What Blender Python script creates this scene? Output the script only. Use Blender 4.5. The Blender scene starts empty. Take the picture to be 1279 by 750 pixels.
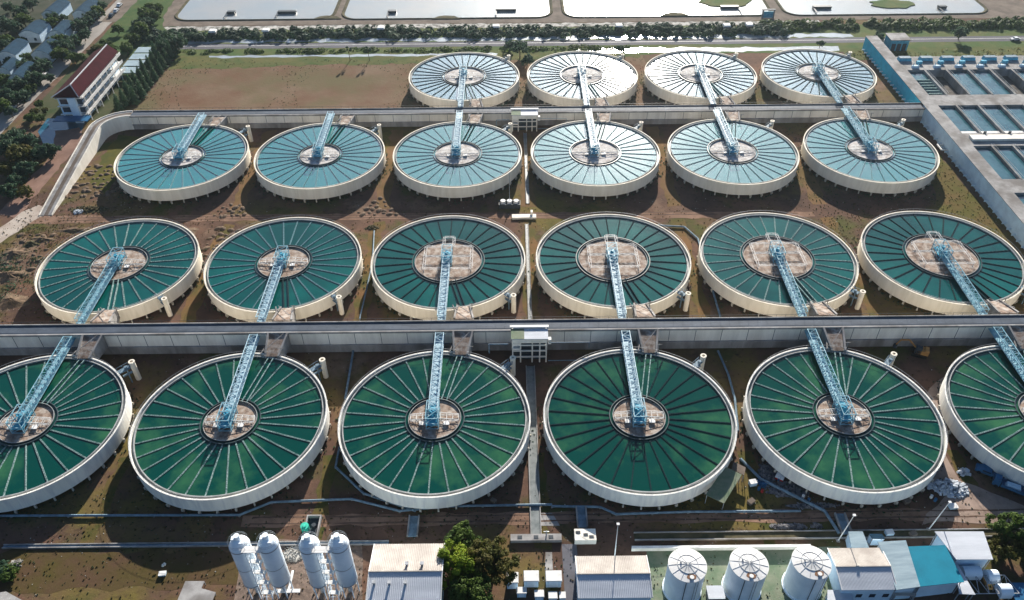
import bpy, math, random
from mathutils import Vector, Matrix
PI = math.pi
sc = bpy.context.scene
COL = sc.collection
random.seed(7)
R_ = random.Random(11)

# ------------------------------------------------------------------ camera
F, PITCH, YAW, ROLL, H0, H = 1008.66, .709, -.0008, -.0096, 147.363, 5.5
def axes():
    cp, sp = math.cos(PITCH), math.sin(PITCH)
    Z = Matrix.Rotation(YAW, 3, 'Z')
    f = Z @ Vector((0, cp, -sp)); u = Z @ Vector((0, sp, cp)); r = Z @ Vector((1, 0, 0))
    cr, sr = math.cos(ROLL), math.sin(ROLL)
    return cr*r + sr*u, -sr*r + cr*u, f
AR, AU, AF = axes()
CAM = Vector((0, 0, H0 + H))
def px(u, v, z=0.):
    """survey helper: a spot seen in the photograph, as a world point at height z"""
    d = AF*F + AR*(u-640) + AU*(375-v)
    t = (z - CAM.z)/d.z
    return CAM + d*t
cd = bpy.data.cameras.new('camera'); cam = bpy.data.objects.new('camera', cd); COL.objects.link(cam)
m = Matrix((AR, AU, -AF)).transposed().to_4x4(); m.translation = CAM
cam.matrix_world = m
cd.sensor_width = 36; cd.sensor_fit = 'HORIZONTAL'; cd.lens = F/1279*36; cd.clip_end = 6000; cd.clip_start = 1
sc.camera = cam

# ------------------------------------------------------------------ light
EL, AZ = math.radians(20.8), math.radians(9.0)
w = bpy.data.worlds.new('World'); sc.world = w; w.use_nodes = True
nt = w.node_tree; bg = nt.nodes['Background']
sky = nt.nodes.new('ShaderNodeTexSky'); sky.sky_type = 'NISHITA'; sky.sun_disc = False
sky.sun_elevation = EL; sky.sun_rotation = AZ; sky.air_density = 1.0; sky.dust_density = 1.0; sky.ozone_density = 4.0
nt.links.new(sky.outputs[0], bg.inputs[0]); bg.inputs[1].default_value = .05
ld = bpy.data.lights.new('sun', 'SUN'); ld.energy = 5.0; ld.angle = math.radians(.6); ld.color = (1, .92, .82)
lo = bpy.data.objects.new('sun', ld); COL.objects.link(lo)
S = Vector((math.sin(AZ)*math.cos(EL), math.cos(AZ)*math.cos(EL), math.sin(EL)))
lo.rotation_euler = S.to_track_quat('Z', 'Y').to_euler(); lo.location = (60, 380, 160)
vs = sc.view_settings; vs.view_transform = 'Standard'; vs.look = 'None'; vs.gamma = 1; vs.use_curve_mapping = False
vs.exposure = 1.42

# ------------------------------------------------------------------ materials
def mat(name, col, col2=None, scale=.3, rough=.8, detail=6, lo_=.38, hi=.62, stretch=(1, 1, 1), bump=0, bscale=None,
        metal=0, spec=.5, col3=None, scale3=.05, coat=0, world=False, trans=0):
    M = bpy.data.materials.new(name); M.use_nodes = True; t = M.node_tree; N = t.nodes; L = t.links
    b = N['Principled BSDF']; b.inputs['Roughness'].default_value = rough; b.inputs['Metallic'].default_value = metal
    b.inputs['Specular IOR Level'].default_value = spec if rough < .3 else (.14 if rough < .85 else .04)
    if trans: b.inputs['Transmission Weight'].default_value = trans
    if world:
        g = N.new('ShaderNodeNewGeometry'); src = g.outputs['Position']
    else:
        g = N.new('ShaderNodeTexCoord'); src = g.outputs['Object']
    mp = N.new('ShaderNodeMapping'); mp.inputs['Scale'].default_value = stretch; L.new(src, mp.inputs[0])
    def noise(s, d=detail):
        n = N.new('ShaderNodeTexNoise'); n.inputs['Scale'].default_value = s; n.inputs['Detail'].default_value = d
        n.inputs['Roughness'].default_value = .62
        L.new(mp.outputs[0], n.inputs['Vector']); return n
    def ramp(n, a, c):
        r = N.new('ShaderNodeMapRange'); r.inputs[1].default_value = a; r.inputs[2].default_value = c; L.new(n.outputs[0], r.inputs[0]); return r
    cur = None
    if col2 is None: col2 = tuple(c*.72 for c in col)
    mx = N.new('ShaderNodeMix'); mx.data_type = 'RGBA'
    mx.inputs[6].default_value = (*col, 1); mx.inputs[7].default_value = (*col2, 1)
    L.new(ramp(noise(scale), lo_, hi).outputs[0], mx.inputs[0]); cur = mx.outputs[2]
    if col3:
        m3 = N.new('ShaderNodeMix'); m3.data_type = 'RGBA'; L.new(cur, m3.inputs[6]); m3.inputs[7].default_value = (*col3, 1)
        L.new(ramp(noise(scale3, 4), .45, .65).outputs[0], m3.inputs[0]); cur = m3.outputs[2]
    L.new(cur, b.inputs['Base Color'])
    if bump:
        bp = N.new('ShaderNodeBump'); bp.inputs['Strength'].default_value = bump; bp.inputs['Distance'].default_value = .2
        L.new(noise(bscale or scale*3).outputs[0], bp.inputs['Height']); L.new(bp.outputs[0], b.inputs['Normal'])
    return M
M = {}
M['wallN'] = mat('grey_white_wall', (.74, .73, .67), (.63, .62, .56), .35, .8, stretch=(1, 1, .12), lo_=.35, hi=.75, col3=(.56, .56, .545), scale3=.8)
M['wall'] = mat('cream_concrete', (.76, .71, .60), (.64, .58, .48), .35, .8, stretch=(1, 1, .12), lo_=.35, hi=.75, col3=(.64, .59, .48), scale3=.8)
M['rimc'] = mat('rim_concrete', (.36, .37, .36), (.24, .25, .25), .8, .8)
M['post'] = mat('post_concrete', (.60, .56, .48), None, .8, .8)
M['base'] = mat('base_concrete', (.12, .11, .10), (.07, .065, .06), .5, .9)
M['gutter'] = mat('wet_gutter', (.19, .21, .21), (.12, .14, .14), .6, .4)
M['trL'] = mat('pale_trough', (.27, .36, .35), (.08, .15, .145), 2.2, .85, lo_=.42, hi=.58)
M['trD'] = mat('dark_trough', (.008, .022, .028), (.015, .04, .045), 2.0, .85)
M['trM'] = mat('grey_trough', (.15, .27, .31), (.06, .14, .16), 2.0, .8)
M['trench'] = mat('trench', (.03, .05, .06), (.06, .08, .085), 1, .35)
M['sludge'] = mat('sludge_foam', (.27, .20, .155), (.14, .095, .07), .9, .8, lo_=.4, hi=.6, bump=.4, bscale=3, col3=(.36, .32, .28), scale3=.6)
M['foam'] = mat('grey_foam', (.42, .40, .38), (.26, .23, .21), .9, .8, lo_=.4, hi=.6, bump=.4, bscale=3, col3=(.52, .51, .50), scale3=.6)
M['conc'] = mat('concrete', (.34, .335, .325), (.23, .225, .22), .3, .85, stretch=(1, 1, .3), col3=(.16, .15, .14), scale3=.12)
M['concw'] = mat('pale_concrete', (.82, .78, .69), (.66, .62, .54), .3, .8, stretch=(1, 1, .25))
M['deck'] = mat('asphalt_deck', (.07, .09, .12), (.045, .06, .08), .4, .7, stretch=(.3, 1, 1))
M['bluewall'] = mat('pale_blue_wall', (.50, .66, .76), (.40, .54, .64), .3, .7)
M['cyan'] = mat('cyan_paint', (.02, .36, .56), (.015, .29, .46), .3, .55)
M['teal'] = mat('teal_roof', (.004, .17, .25), (.003, .14, .21), .25, .55)
M['trB'] = mat('blue_truss', (.13, .32, .40), (.30, .45, .51), 1.2, .45)
M['trW'] = mat('pale_truss', (.28, .44, .52), (.46, .58, .63), 1.0, .45)
M['drive'] = mat('blue_drive', (.03, .24, .38), (.10, .40, .52), .9, .45)
M['walk'] = mat('walkway_grate', (.18, .32, .40), (.36, .48, .54), 1.5, .5)
M['white'] = mat('white_paint', (.70, .70, .68), (.56, .56, .54), .5, .6)
M['steelw'] = mat('silo_steel', (.78, .86, .92), (.66, .75, .82), .3, .4)
M['steel'] = mat('galvanised', (.38, .40, .42), (.24, .26, .28), 1, .5, metal=.3)
M['dark'] = mat('dark_metal', (.03, .04, .05), (.05, .06, .07), 1, .5)
M['pipe'] = mat('blue_grey_pipe', (.16, .24, .30), (.10, .15, .19), .8, .6)
M['glass'] = mat('window_glass', (.03, .05, .07), (.02, .03, .05), 1, .1)
M['maroon'] = mat('maroon_tiles', (.050, .009, .014), (.035, .007, .011), .5, .95)
M['bluebld'] = mat('pale_blue_render', (.55, .70, .82), (.46, .60, .72), .3, .7)
M['roofb'] = mat('blue_grey_roof', (.018, .05, .085), (.012, .035, .06), .4, .9)
M['asph'] = mat('road_dust', (.30, .28, .255), (.22, .205, .19), .12, .9, world=True, stretch=(1, .3, 1), bump=.1)
M['asph2'] = mat('road_asphalt', (.12, .12, .135), (.085, .085, .095), .12, .85, world=True, stretch=(.3, 1, 1))
M['dirt'] = mat('dirt_track', (.22, .14, .10), (.13, .08, .055), .18, .95, world=True, bump=.2)
M['bank'] = mat('bank_track', (.17, .14, .115), (.11, .09, .075), .15, .95, world=True)
M['gravel'] = mat('pale_gravel', (.42, .41, .38), (.16, .155, .14), .35, .9, world=True, lo_=.45, hi=.55)
M['grass'] = mat('green_grass', (.055, .095, .03), (.10, .105, .04), .1, .95, world=True, bump=.4, bscale=1)
M['yard'] = mat('green_yard', (.10, .145, .09), (.17, .19, .135), .3, .8, world=True)
M['trunk'] = mat('bark', (.10, .07, .045), (.06, .04, .03), 2, .9)
M['rust'] = mat('rust_stain', (.30, .16, .09), (.18, .10, .06), 1.5, .8)
M['roofW'] = mat('white_sheet_roof', (.44, .41, .37), (.34, .31, .28), .25, .6, col3=(.30, .27, .24), scale3=.15)
M['roofG'] = mat('grey_sheet_roof', (.50, .53, .57), (.40, .43, .47), .4, .7, stretch=(.2, 1, 1))
M['roofP'] = mat('pale_blue_roof', (.26, .34, .38), (.18, .25, .29), .5, .7, stretch=(.3, 2, 1))
M['tarp'] = mat('white_plastic', (.60, .64, .68), (.34, .38, .42), .9, .5, bump=.6)
M['junk'] = mat('scrap', (.22, .21, .21), (.06, .06, .07), 1.0, .8)
M['red'] = mat('red_paint', (.35, .03, .03), None, 1, .5)
M['yellow'] = mat('digger_orange', (.50, .26, .08), (.36, .18, .06), 1, .5)
M['truckb'] = mat('blue_paint', (.03, .12, .24), (.02, .09, .18), .8, .4)
M['mint'] = mat('mint_paint', (.05, .50, .36), None, 1, .5)
M['rubber'] = mat('rubber', (.02, .02, .02), None, 1, .8)
M['carw'] = mat('car_white', (.62, .64, .66), None, 1, .35)
M['card'] = mat('car_dark', (.05, .07, .10), None, 1, .35)
M['moss'] = mat('scrub_soil', (.10, .085, .05), (.05, .05, .03), .3, .95, world=True, bump=.5)

def water(name, c1, c2, scale, rough, bump, bs, lo_=.4, hi=.7, world=True, spec=.5, rv=None, detail=5, ior=1.75):
    Mx = mat(name, c1, c2, scale, rough, detail, lo_, hi, bump=0, world=world, spec=spec)
    t = Mx.node_tree; N = t.nodes; L = t.links; b = N['Principled BSDF']; b.inputs['IOR'].default_value = ior
    n = N.new('ShaderNodeTexNoise'); n.inputs['Scale'].default_value = bs; n.inputs['Detail'].default_value = 3
    mp = [x for x in N if x.type == 'MAPPING'][0]; L.new(mp.outputs[0], n.inputs['Vector'])
    bp = N.new('ShaderNodeBump'); bp.inputs['Strength'].default_value = bump; bp.inputs['Distance'].default_value = .1
    L.new(n.outputs[0], bp.inputs['Height']); L.new(bp.outputs[0], b.inputs['Normal'])
    return Mx
# tank water: deep green, murkier clouds of algae
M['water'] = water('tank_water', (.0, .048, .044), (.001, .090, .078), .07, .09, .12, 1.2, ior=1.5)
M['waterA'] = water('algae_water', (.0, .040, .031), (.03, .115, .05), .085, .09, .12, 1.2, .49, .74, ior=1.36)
M['waterC'] = water('sky_boost_water', (.004, .135, .125), (.008, .175, .16), .07, .08, .10, 1.2, ior=3.1)  # paler base and raised IOR put extra sky reflection into this row
M['waterD'] = water('sky_boost_water_far', (.02, .11, .13), (.03, .14, .16), .07, .07, .08, 1.2, ior=4.0)  # farthest row: bluer base and steeper IOR stand in for bright sky reflection
M['waterB'] = water('basin_water', (.02, .075, .095), (.05, .14, .165), .2, .1, .15, 1.5)
M['pond'] = water('pond_water', (.24, .265, .265), (.30, .285, .255), .03, .2, .12, .8)
M['canal'] = water('canal_water', (.30, .33, .34), (.22, .24, .25), .1, .15, .1, 1)
M['pool'] = water('pool_water', (.02, .10, .16), (.02, .08, .13), .1, .1, .1, 1)

def leafmat(name, a, b_, c):
    Mx = mat(name, a, b_, .45, .7, 3, .4, .6, col3=c, scale3=.22, spec=.2)
    t = Mx.node_tree; N = t.nodes; L = t.links; p = N['Principled BSDF']; out = N['Material Output']
    tr = N.new('ShaderNodeBsdfTranslucent'); ms = N.new('ShaderNodeMixShader'); ms.inputs[0].default_value = .35
    L.new(p.inputs['Base Color'].links[0].from_socket, tr.inputs[0])
    L.new(p.outputs[0], ms.inputs[1]); L.new(tr.outputs[0], ms.inputs[2]); L.new(ms.outputs[0], out.inputs[0])
    return Mx
M['leaf'] = leafmat('leaf_green', (.045, .085, .018), (.085, .13, .02), (.03, .06, .015))
M['leafY'] = leafmat('leaf_lime', (.13, .20, .012), (.21, .26, .015), (.07, .12, .012))
M['leafB'] = leafmat('leaf_brown', (.085, .085, .018), (.055, .065, .015), (.11, .085, .022))
M['leafD'] = leafmat('leaf_dark', (.032, .075, .045), (.055, .10, .045), (.022, .055, .04))
M['leafC'] = leafmat('leaf_conifer', (.035, .08, .045), (.065, .12, .05), (.022, .055, .035))

# ------------------------------------------------------------------ mesh builder
class MB:
    def __init__(s): s.v = []; s.f = []
    def poly(s, pts):
        i = len(s.v); s.v += [tuple(p) for p in pts]; s.f.append(tuple(range(i, i+len(pts)))); return s
    def box(s, x0, x1, y0, y1, z0, z1):
        i = len(s.v)
        s.v += [(x, y, z) for z in (z0, z1) for x, y in ((x0, y0), (x1, y0), (x1, y1), (x0, y1))]
        s.f += [tuple(i+k for k in q) for q in ((3, 2, 1, 0), (4, 5, 6, 7), (0, 1, 5, 4), (1, 2, 6, 5), (2, 3, 7, 6), (3, 0, 4, 7))]; return s
    def obox(s, c, ang, lx, ly, z0, z1, top=1.):
        i = len(s.v); ca, sa = math.cos(ang), math.sin(ang)
        for z, k in ((z0, 1.), (z1, top)):
            for x, y in ((-lx, -ly), (lx, -ly), (lx, ly), (-lx, ly)):
                x *= k/2; y *= k/2; s.v.append((c[0]+x*ca-y*sa, c[1]+x*sa+y*ca, z))
        s.f += [tuple(i+k for k in q) for q in ((3, 2, 1, 0), (4, 5, 6, 7), (0, 1, 5, 4), (1, 2, 6, 5), (2, 3, 7, 6), (3, 0, 4, 7))]; return s
    def bar(s, a, b, r=.06, n=4, r2=None):
        a = Vector(a); b = Vector(b); d = (b-a)
        if d.length < 1e-6: return s
        d.normalize(); q = d.orthogonal().normalized(); p = d.cross(q); i = len(s.v); r2 = r if r2 is None else r2
        if n == 4:
            up = Vector((0, 0, 1)) if abs(d.z) < .95 else Vector((0, 1, 0)); p = d.cross(up).normalized(); q = p.cross(d); ph = PI/4
        else: ph = 0
        for c, rr in ((a, r), (b, r2)):
            for k in range(n):
                t = 2*PI*k/n+ph; s.v.append(tuple(c+q*math.cos(t)*rr+p*math.sin(t)*rr))
        for k in range(n): s.f.append((i+k, i+(k+1) % n, i+n+(k+1) % n, i+n+k))
        s.f.append(tuple(i+k for k in range(n))[::-1]); s.f.append(tuple(i+n+k for k in range(n))); return s
    def lathe(s, prof, n=96, c=(0, 0), closed=False, a0=0., a1=2*PI):
        """prof: (r,z) list; revolve"""
        i = len(s.v); full = abs(a1-a0-2*PI) < 1e-6; m_ = n if full else n+1
        for r, z in prof:
            for k in range(m_):
                t = a0+(a1-a0)*k/n; s.v.append((c[0]+r*math.cos(t), c[1]+r*math.sin(t), z))
        L = len(prof)
        for j in range(L if closed else L-1):
            j2 = (j+1) % L
            for k in range(n):
                k2 = (k+1) % m_
                s.f.append((i+j*m_+k, i+j*m_+k2, i+j2*m_+k2, i+j2*m_+k))
        return s
    def disc(s, r, z, n=64, c=(0, 0)):
        return s.poly([(c[0]+r*math.cos(2*PI*k/n), c[1]+r*math.sin(2*PI*k/n), z) for k in range(n)])
    def cyl(s, c, r, z0, z1, n=20, r2=None):
        r2 = r if r2 is None else r2
        s.lathe([(r, z0), (r2, z1)], n, c); s.disc(r2, z1, n, c); return s
    def prism(s, pts, z0, z1):
        i = len(s.v); n = len(pts)
        s.v += [(p[0], p[1], z0) for p in pts]+[(p[0], p[1], z1) for p in pts]
        s.f.append(tuple(i+k for k in range(n))[::-1]); s.f.append(tuple(i+n+k for k in range(n)))
        for k in range(n): s.f.append((i+k, i+(k+1) % n, i+n+(k+1) % n, i+n+k))
        return s
    def mesh(s, name, m_, smooth=False):
        me = bpy.data.meshes.new(name); me.from_pydata(s.v, [], s.f); me.materials.append(m_)
        if smooth: me.polygons.foreach_set('use_smooth', [True]*len(me.polygons))
        me.update(); return me
def link(name, me, parent=None, loc=None, rot=0):
    o = bpy.data.objects.new(name, me); COL.objects.link(o)
    if parent: o.parent = parent
    if loc: o.location = loc
    if rot: o.rotation_euler = (0, 0, rot)
    return o
def part(name, mb, m_, parent=None, loc=None, rot=0, smooth=False):
    return link(name, mb.mesh(name, m_, smooth), parent, loc, rot)
def tag(o, label, cat, group=None, kind=None):
    o['label'] = label; o['category'] = cat
    if group: o['group'] = group
    if kind: o['kind'] = kind
    return o
def thing(name, label, cat, loc=(0, 0, 0), rot=0, group=None):
    o = bpy.data.objects.new(name, None); COL.objects.link(o); o.location = loc; o.rotation_euler = (0, 0, rot)
    o.empty_display_size = .5
    return tag(o, label, cat, group)
def struct(name, mb, m_, **k):
    o = part(name, mb, m_, **k); o['kind'] = 'structure'; return o
CACHE = {}
def cached(key, fn):
    if key not in CACHE: CACHE[key] = fn()
    return CACHE[key]
ORD = ['first', 'second', 'third', 'fourth', 'fifth', 'sixth', 'seventh', 'eighth', 'ninth', 'tenth', 'eleventh', 'twelfth', 'thirteenth', 'fourteenth', 'fifteenth', 'sixteenth', 'seventeenth', 'eighteenth', 'nineteenth', 'twentieth']

# ------------------------------------------------------------------ ground
def ground_mat():
    Mx = mat('site_ground', (.135, .078, .054), (.068, .044, .034), .06, .95, 8, .35, .65, world=True, bump=.5, bscale=.8)
    t = Mx.node_tree; N = t.nodes; L = t.links; b = N['Principled BSDF']
    cur = b.inputs['Base Color'].links[0].from_socket
    geo = N.new('ShaderNodeNewGeometry')
    for sc_, a, c, col, det in ((.022, .50, .62, (.12, .095, .03), 6), (.05, .54, .66, (.065, .068, .022), 6), (.035, .57, .68, (.17, .115, .08), 7), (.5, .55, .75, (.045, .03, .022), 5)):
        n = N.new('ShaderNodeTexNoise'); n.inputs['Scale'].default_value = sc_; n.inputs['Detail'].default_value = det; n.inputs['Roughness'].default_value = .65
        mp = N.new('ShaderNodeMapping'); mp.inputs['Location'].default_value = (sc_*900, a*70, 0); L.new(geo.outputs['Position'], mp.inputs[0]); L.new(mp.outputs[0], n.inputs['Vector'])
        r = N.new('ShaderNodeMapRange'); r.inputs[1].default_value = a; r.inputs[2].default_value = c; L.new(n.outputs[0], r.inputs[0])
        x = N.new('ShaderNodeMix'); x.data_type = 'RGBA'; L.new(r.outputs[0], x.inputs[0]); L.new(cur, x.inputs[6]); x.inputs[7].default_value = (*col, 1); cur = x.outputs[2]
    L.new(cur, b.inputs['Base Color'])
    return Mx
g = MB(); g.poly([(-2500, -400, 0), (2500, -400, 0), (2500, 3500, 0), (-2500, 3500, 0)])
struct('ground', g, ground_mat())

def rough_poly(pts, amp=1.2, step=4, seed=1):
    r = random.Random(seed); out = []
    n = len(pts)
    for i in range(n):
        a = Vector(pts[i][:2]); b = Vector(pts[(i+1) % n][:2]); L = (b-a).length; k = max(1, int(L/step)); nn = Vector((-(b-a).y, (b-a).x))/max(L, .01)
        for j in range(k):
            p = a+(b-a)*(j/k)+nn*(r.uniform(-amp, amp)); out.append((p.x, p.y))
    return out
def sheet(name, pts, z, m_, amp=0, step=4, seed=1, kind='structure'):
    P = rough_poly(pts, amp, step, seed) if amp else [p[:2] for p in pts]
    mb = MB(); mb.poly([(p[0], p[1], z) for p in P])
    o = part(name, mb, m_); o['kind'] = kind; return o
def rect(x0, x1, y0, y1): return [(x0, y0), (x1, y0), (x1, y1), (x0, y1)]

# far strips
yat = lambda v, u=640: px(u, v).y
XL, XR = -165, 420
sheet('field', rect(-150, 60, 288, 348), .02, mat('field_soil', (.12, .068, .042), (.15, .105, .07), .05, .95, 8, world=True, bump=.5, bscale=.7, col3=(.105, .088, .045), scale3=.035), 1.5)
sheet('grass_verge', rect(XL, XR, 347, 379), .03, M['grass'], 1)
sheet('far_field', rect(168, XR, 330, 350), .035, mat('verge_soil', (.09, .08, .03), (.11, .06, .05), .06, .95, 6, world=True, bump=.4), 1)
sheet('canal', rect(-135, -5, yat(69), yat(66.3)), .045, M['canal'], .7, 3, 2)
sheet('canal', rect(30, 150, yat(67.5), yat(62)), .045, M['canal'], .9, 3, 3)
sheet('service_road', rect(-158, XR, yat(58), yat(51.5)), .05, M['asph2'], .2, 6)
sheet('road_line', rect(-158, XR, yat(54.4), yat(54.1)), .056, M['white'])
sheet('drain_water', rect(-150, 160, yat(50.5), yat(46.2)), .045, M['canal'], 1.0, 2.5, 4)
sheet('gravel_strip', rect(-175, 150, yat(34.5), yat(29.5)), .045, M['gravel'], .6, 2.5, 5)
sheet('bank_road', rect(-190, XR, yat(29), yat(22.5)), .06, M['bank'], .3, 5, 6)
def rrect(x0, x1, y0, y1, r, n=8):
    out = []
    for cx, cy, a in ((x1-r, y0+r, -PI/2), (x1-r, y1-r, 0), (x0+r, y1-r, PI/2), (x0+r, y0+r, PI)):
        for k in range(n+1): t = a+PI/2*k/n; out.append((cx+r*math.cos(t), cy+r*math.sin(t)))
    return out
yb = yat(21.8)
PD = [(-164.5, -87.5, yb+.6), (-81.5, 20.5, yb), (28, 129, yb-.3), (137, 236, yb-.6)]
sheet('embankment', rect(-200, XR, yb-1, 520), .05, M['bank'])
for i, (a, c, y) in enumerate(PD):
    rim = MB(); P = rrect(a, c, y, 500, 7); Q = rrect(a-1.2, c+1.2, y-1.2, 501.2, 8.2)
    n = len(P)
    for k in range(n):
        k2 = (k+1) % n
        rim.poly([(*P[k], .10), (*P[k2], .10), (*Q[k2], .5), (*Q[k], .5)])
        q0 = Q[k]; q1 = Q[k2]; cx = (a+c)/2
        rim.poly([(*Q[k], .5), (*Q[k2], .5), (Q[k2][0]+(.5 if q1[0] > cx else -.5), Q[k2][1]-.4, .05), (Q[k][0]+(.5 if q0[0] > cx else -.5), Q[k][1]-.4, .05)])
    struct('pond_bank', rim, M['moss'])
    sheet('pond', P, .12, M['pond'])
for k, (u, v, sx, sy) in enumerate(((905, 3, 14, 7), (1114, 6, 11, 6))):
    p = px(u, v); mb = MB(); pts = [(p.x+sx*math.cos(t)*R_.uniform(.8, 1.1), p.y+sy*math.sin(t)*R_.uniform(.8, 1.1)) for t in [2*PI*j/22 for j in range(22)]]
    mb.prism(pts, .05, .45); struct('island', mb, M['grass'])
# reed bank: small spits on the pond edge
for u, v in ((558, 22), (843, 18), (410, 22)):
    p = px(u, v+.6); mb = MB(); mb.prism([(p.x-7, p.y-2), (p.x+7, p.y-2), (p.x+4, p.y+1.4), (p.x-1, p.y+2.2), (p.x-4, p.y+1.2)], .04, .4); struct('mud_bank', mb, M['moss'])

# dirt road and tracks between rows
sheet('dirt_road', [(-166, 224), (-163, 219), (-130, 219.5), (-40, 219.8), (60, 218.5), (100, 219), (100, 221.5), (60, 222.3), (-40, 223), (-130, 223.2), (-158, 224)], .03, M['dirt'], .4, 3, 3)
sheet('dirt_road', [(-178, 190), (-172, 188), (-165, 203), (-158, 221), (-154, 226), (-160, 230), (-164, 226), (-169, 212)], .035, mat('pale_dust', (.40, .35, .30), (.30, .25, .21), .15, .95, world=True), .4, 3, 5)
sheet('dirt_road', [(-172, 225), (-164, 222), (-163, 275), (-168, 284), (-176, 282), (-170, 262)], .033, mat('brown_track', (.22, .14, .11), (.16, .10, .08), .15, .95, world=True), .6, 3, 8)
yr = [px(640, v).y for v in (655, 641)]
sheet('dirt_road', rect(-60, 160, yr[0], yr[1]), .03, M['dirt'], .5, 4, 9)
sheet('dirt_road', [tuple(px(*p)[:2]) for p in ((1128, 520), (1180, 470), (1175, 560), (1200, 600), (1279, 632), (1279, 650), (1150, 655), (1180, 620), (1150, 580))], .034, mat('site_dust', (.30, .23, .19), (.20, .15, .12), .2, .95, world=True), .5, 3, 10)
for c in (-116.83, ):
    pass
for i in range(5):   # worn strips of grass between columns
    x = -116.83+49.058*(i+.5)
    sheet('grass_strip', rect(x-1.3, x+1.8, 96, 122), .012, mat('dry_grass%d' % i, (.11, .075, .03), (.055, .06, .018), .25, .95, world=True, bump=.4), .7, 3, 20+i)
    sheet('grass_strip', rect(x-2.2, x+2.0, 168, 218), .012, mat('dry_grassb%d' % i, (.15, .085, .04), (.08, .072, .025), .12, .95, world=True, bump=.4), .8, 3, 30+i)
    sheet('grass_strip', rect(x-2.4, x+2.4, 226, 280), .012, mat('dry_grassc%d' % i, (.16, .095, .05), (.11, .075, .03), .12, .95, world=True, bump=.4), .8, 3, 40+i)
sheet('green_patch', [(-148, 244), (-140, 236), (-139, 262), (-142, 276), (-150, 278), (-151, 262)], .014, mat('olive', (.10, .085, .02), (.06, .065, .02), .15, .95, world=True), .8, 3, 61)
sheet('green_patch', [(135, 196), (157, 190), (157, 262), (150, 262), (146, 238)], .014, mat('olive2', (.08, .075, .02), (.11, .075, .03), .12, .95, world=True), .8, 3, 62)
sheet('green_patch', rect(-120, -52, 88, 97), .014, mat('olive3', (.07, .055, .02), (.08, .05, .03), .15, .95, world=True, bump=.4), 1.0, 3, 63)

# ------------------------------------------------------------------ settling tanks
RO = 23.0; WZ = 4.95
COLX = [-116.83+49.058*i for i in range(7)]
ROWY = [128.75, 190.6, 252.9, 315.6]
def mesh_wall(mk='wall'):
    mb = MB()
    mb.lathe([(22.55, 4.6), (22.62, H), (RO, H), (RO, 4.9), (22.92, 4.85), (22.92, 1.3), (22.5, 1.15), (21.6, 1.1)], 128)
    return mb.mesh('wall', M[mk], True)
def shade_sharp(me):
    me.polygons.foreach_set('use_smooth', [False]*len(me.polygons)); return me
def mesh_rim():
    mb = MB(); mb.lathe([(21.75, 4.7), (21.75, 5.36), (22.0, 5.36), (22.0, 4.75), ], 128); return mb.mesh('weir_ring', M['rimc'])
def mesh_gut():
    mb = MB(); mb.lathe([(22.0, 4.85), (22.56, 4.85)], 128); return mb.mesh('gutter', M['gutter'])
def mesh_base():
    mb = MB(); mb.lathe([(20.6, 0), (21.6, 1.1)], 96); return mb.mesh('base', M['base'])
def mesh_post():
    mb = MB(); mb.box(21.2, 23.25, -.16, .16, .55, 1.28); mb.box(22.55, 22.95, -.2, .2, 0, .56); return mb.mesh('support_post', M['post'])
def mesh_trough(rin, mk, wd):
    mb = MB(); a, b = rin, 21.76; h = wd/2
    mb.box(a, b, -h, -h+.09, 4.7, 5.12); mb.box(a, b, h-.09, h, 4.7, 5.12); mb.box(a, b, -h+.09, h-.09, 4.8, 5.0)
    # notched weir teeth
    k = a+.4
    while k < b-.4:
        mb.box(k, k+.35, -h+.09, h-.09, 5.0, 5.10); k += 1.15
    return mb.mesh('weir_trough', M[mk])
def mesh_ring(rd):
    mb = MB(); mb.lathe([(rd, 4.6), (rd, 5.28), (rd+.18, 5.28), (rd+.18, 4.85), (rd+.75, 4.85), (rd+.75, 5.28), (rd+.95, 5.28), (rd+.95, 4.6)], 72); return mb.mesh('centre_ring', M['trench'])
def mesh_lip(rd):
    mb = MB(); mb.lathe([(rd+.0, 5.285), (rd+.0, 5.40), (rd+.12, 5.40), (rd+.12, 5.285)], 72, closed=True); return mb.mesh('ring_rail', M['rimc'])
ROWN = ['nearest row', 'second nearest row', 'third nearest row', 'farthest row']
RDS = {0: [6.2]*6, 1: [7.9, 7.5, 9.9, 10.1, 10.0, 10.1], 2: [7.0, 7.0, 7.8, 8.3, 8.0, 7.6], 3: [0, 0, 8.1, 8.3, 8.2, 8.0]}
TRM = {0: 'LLLDLL', 1: 'LMDDLD', 2: 'MMMMMM', 3: '  DDDD'}
BRM = {0: 'BWWWBB', 1: 'BWWWBB', 2: 'WWWWWB', 3: '  WWWB'}
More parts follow.
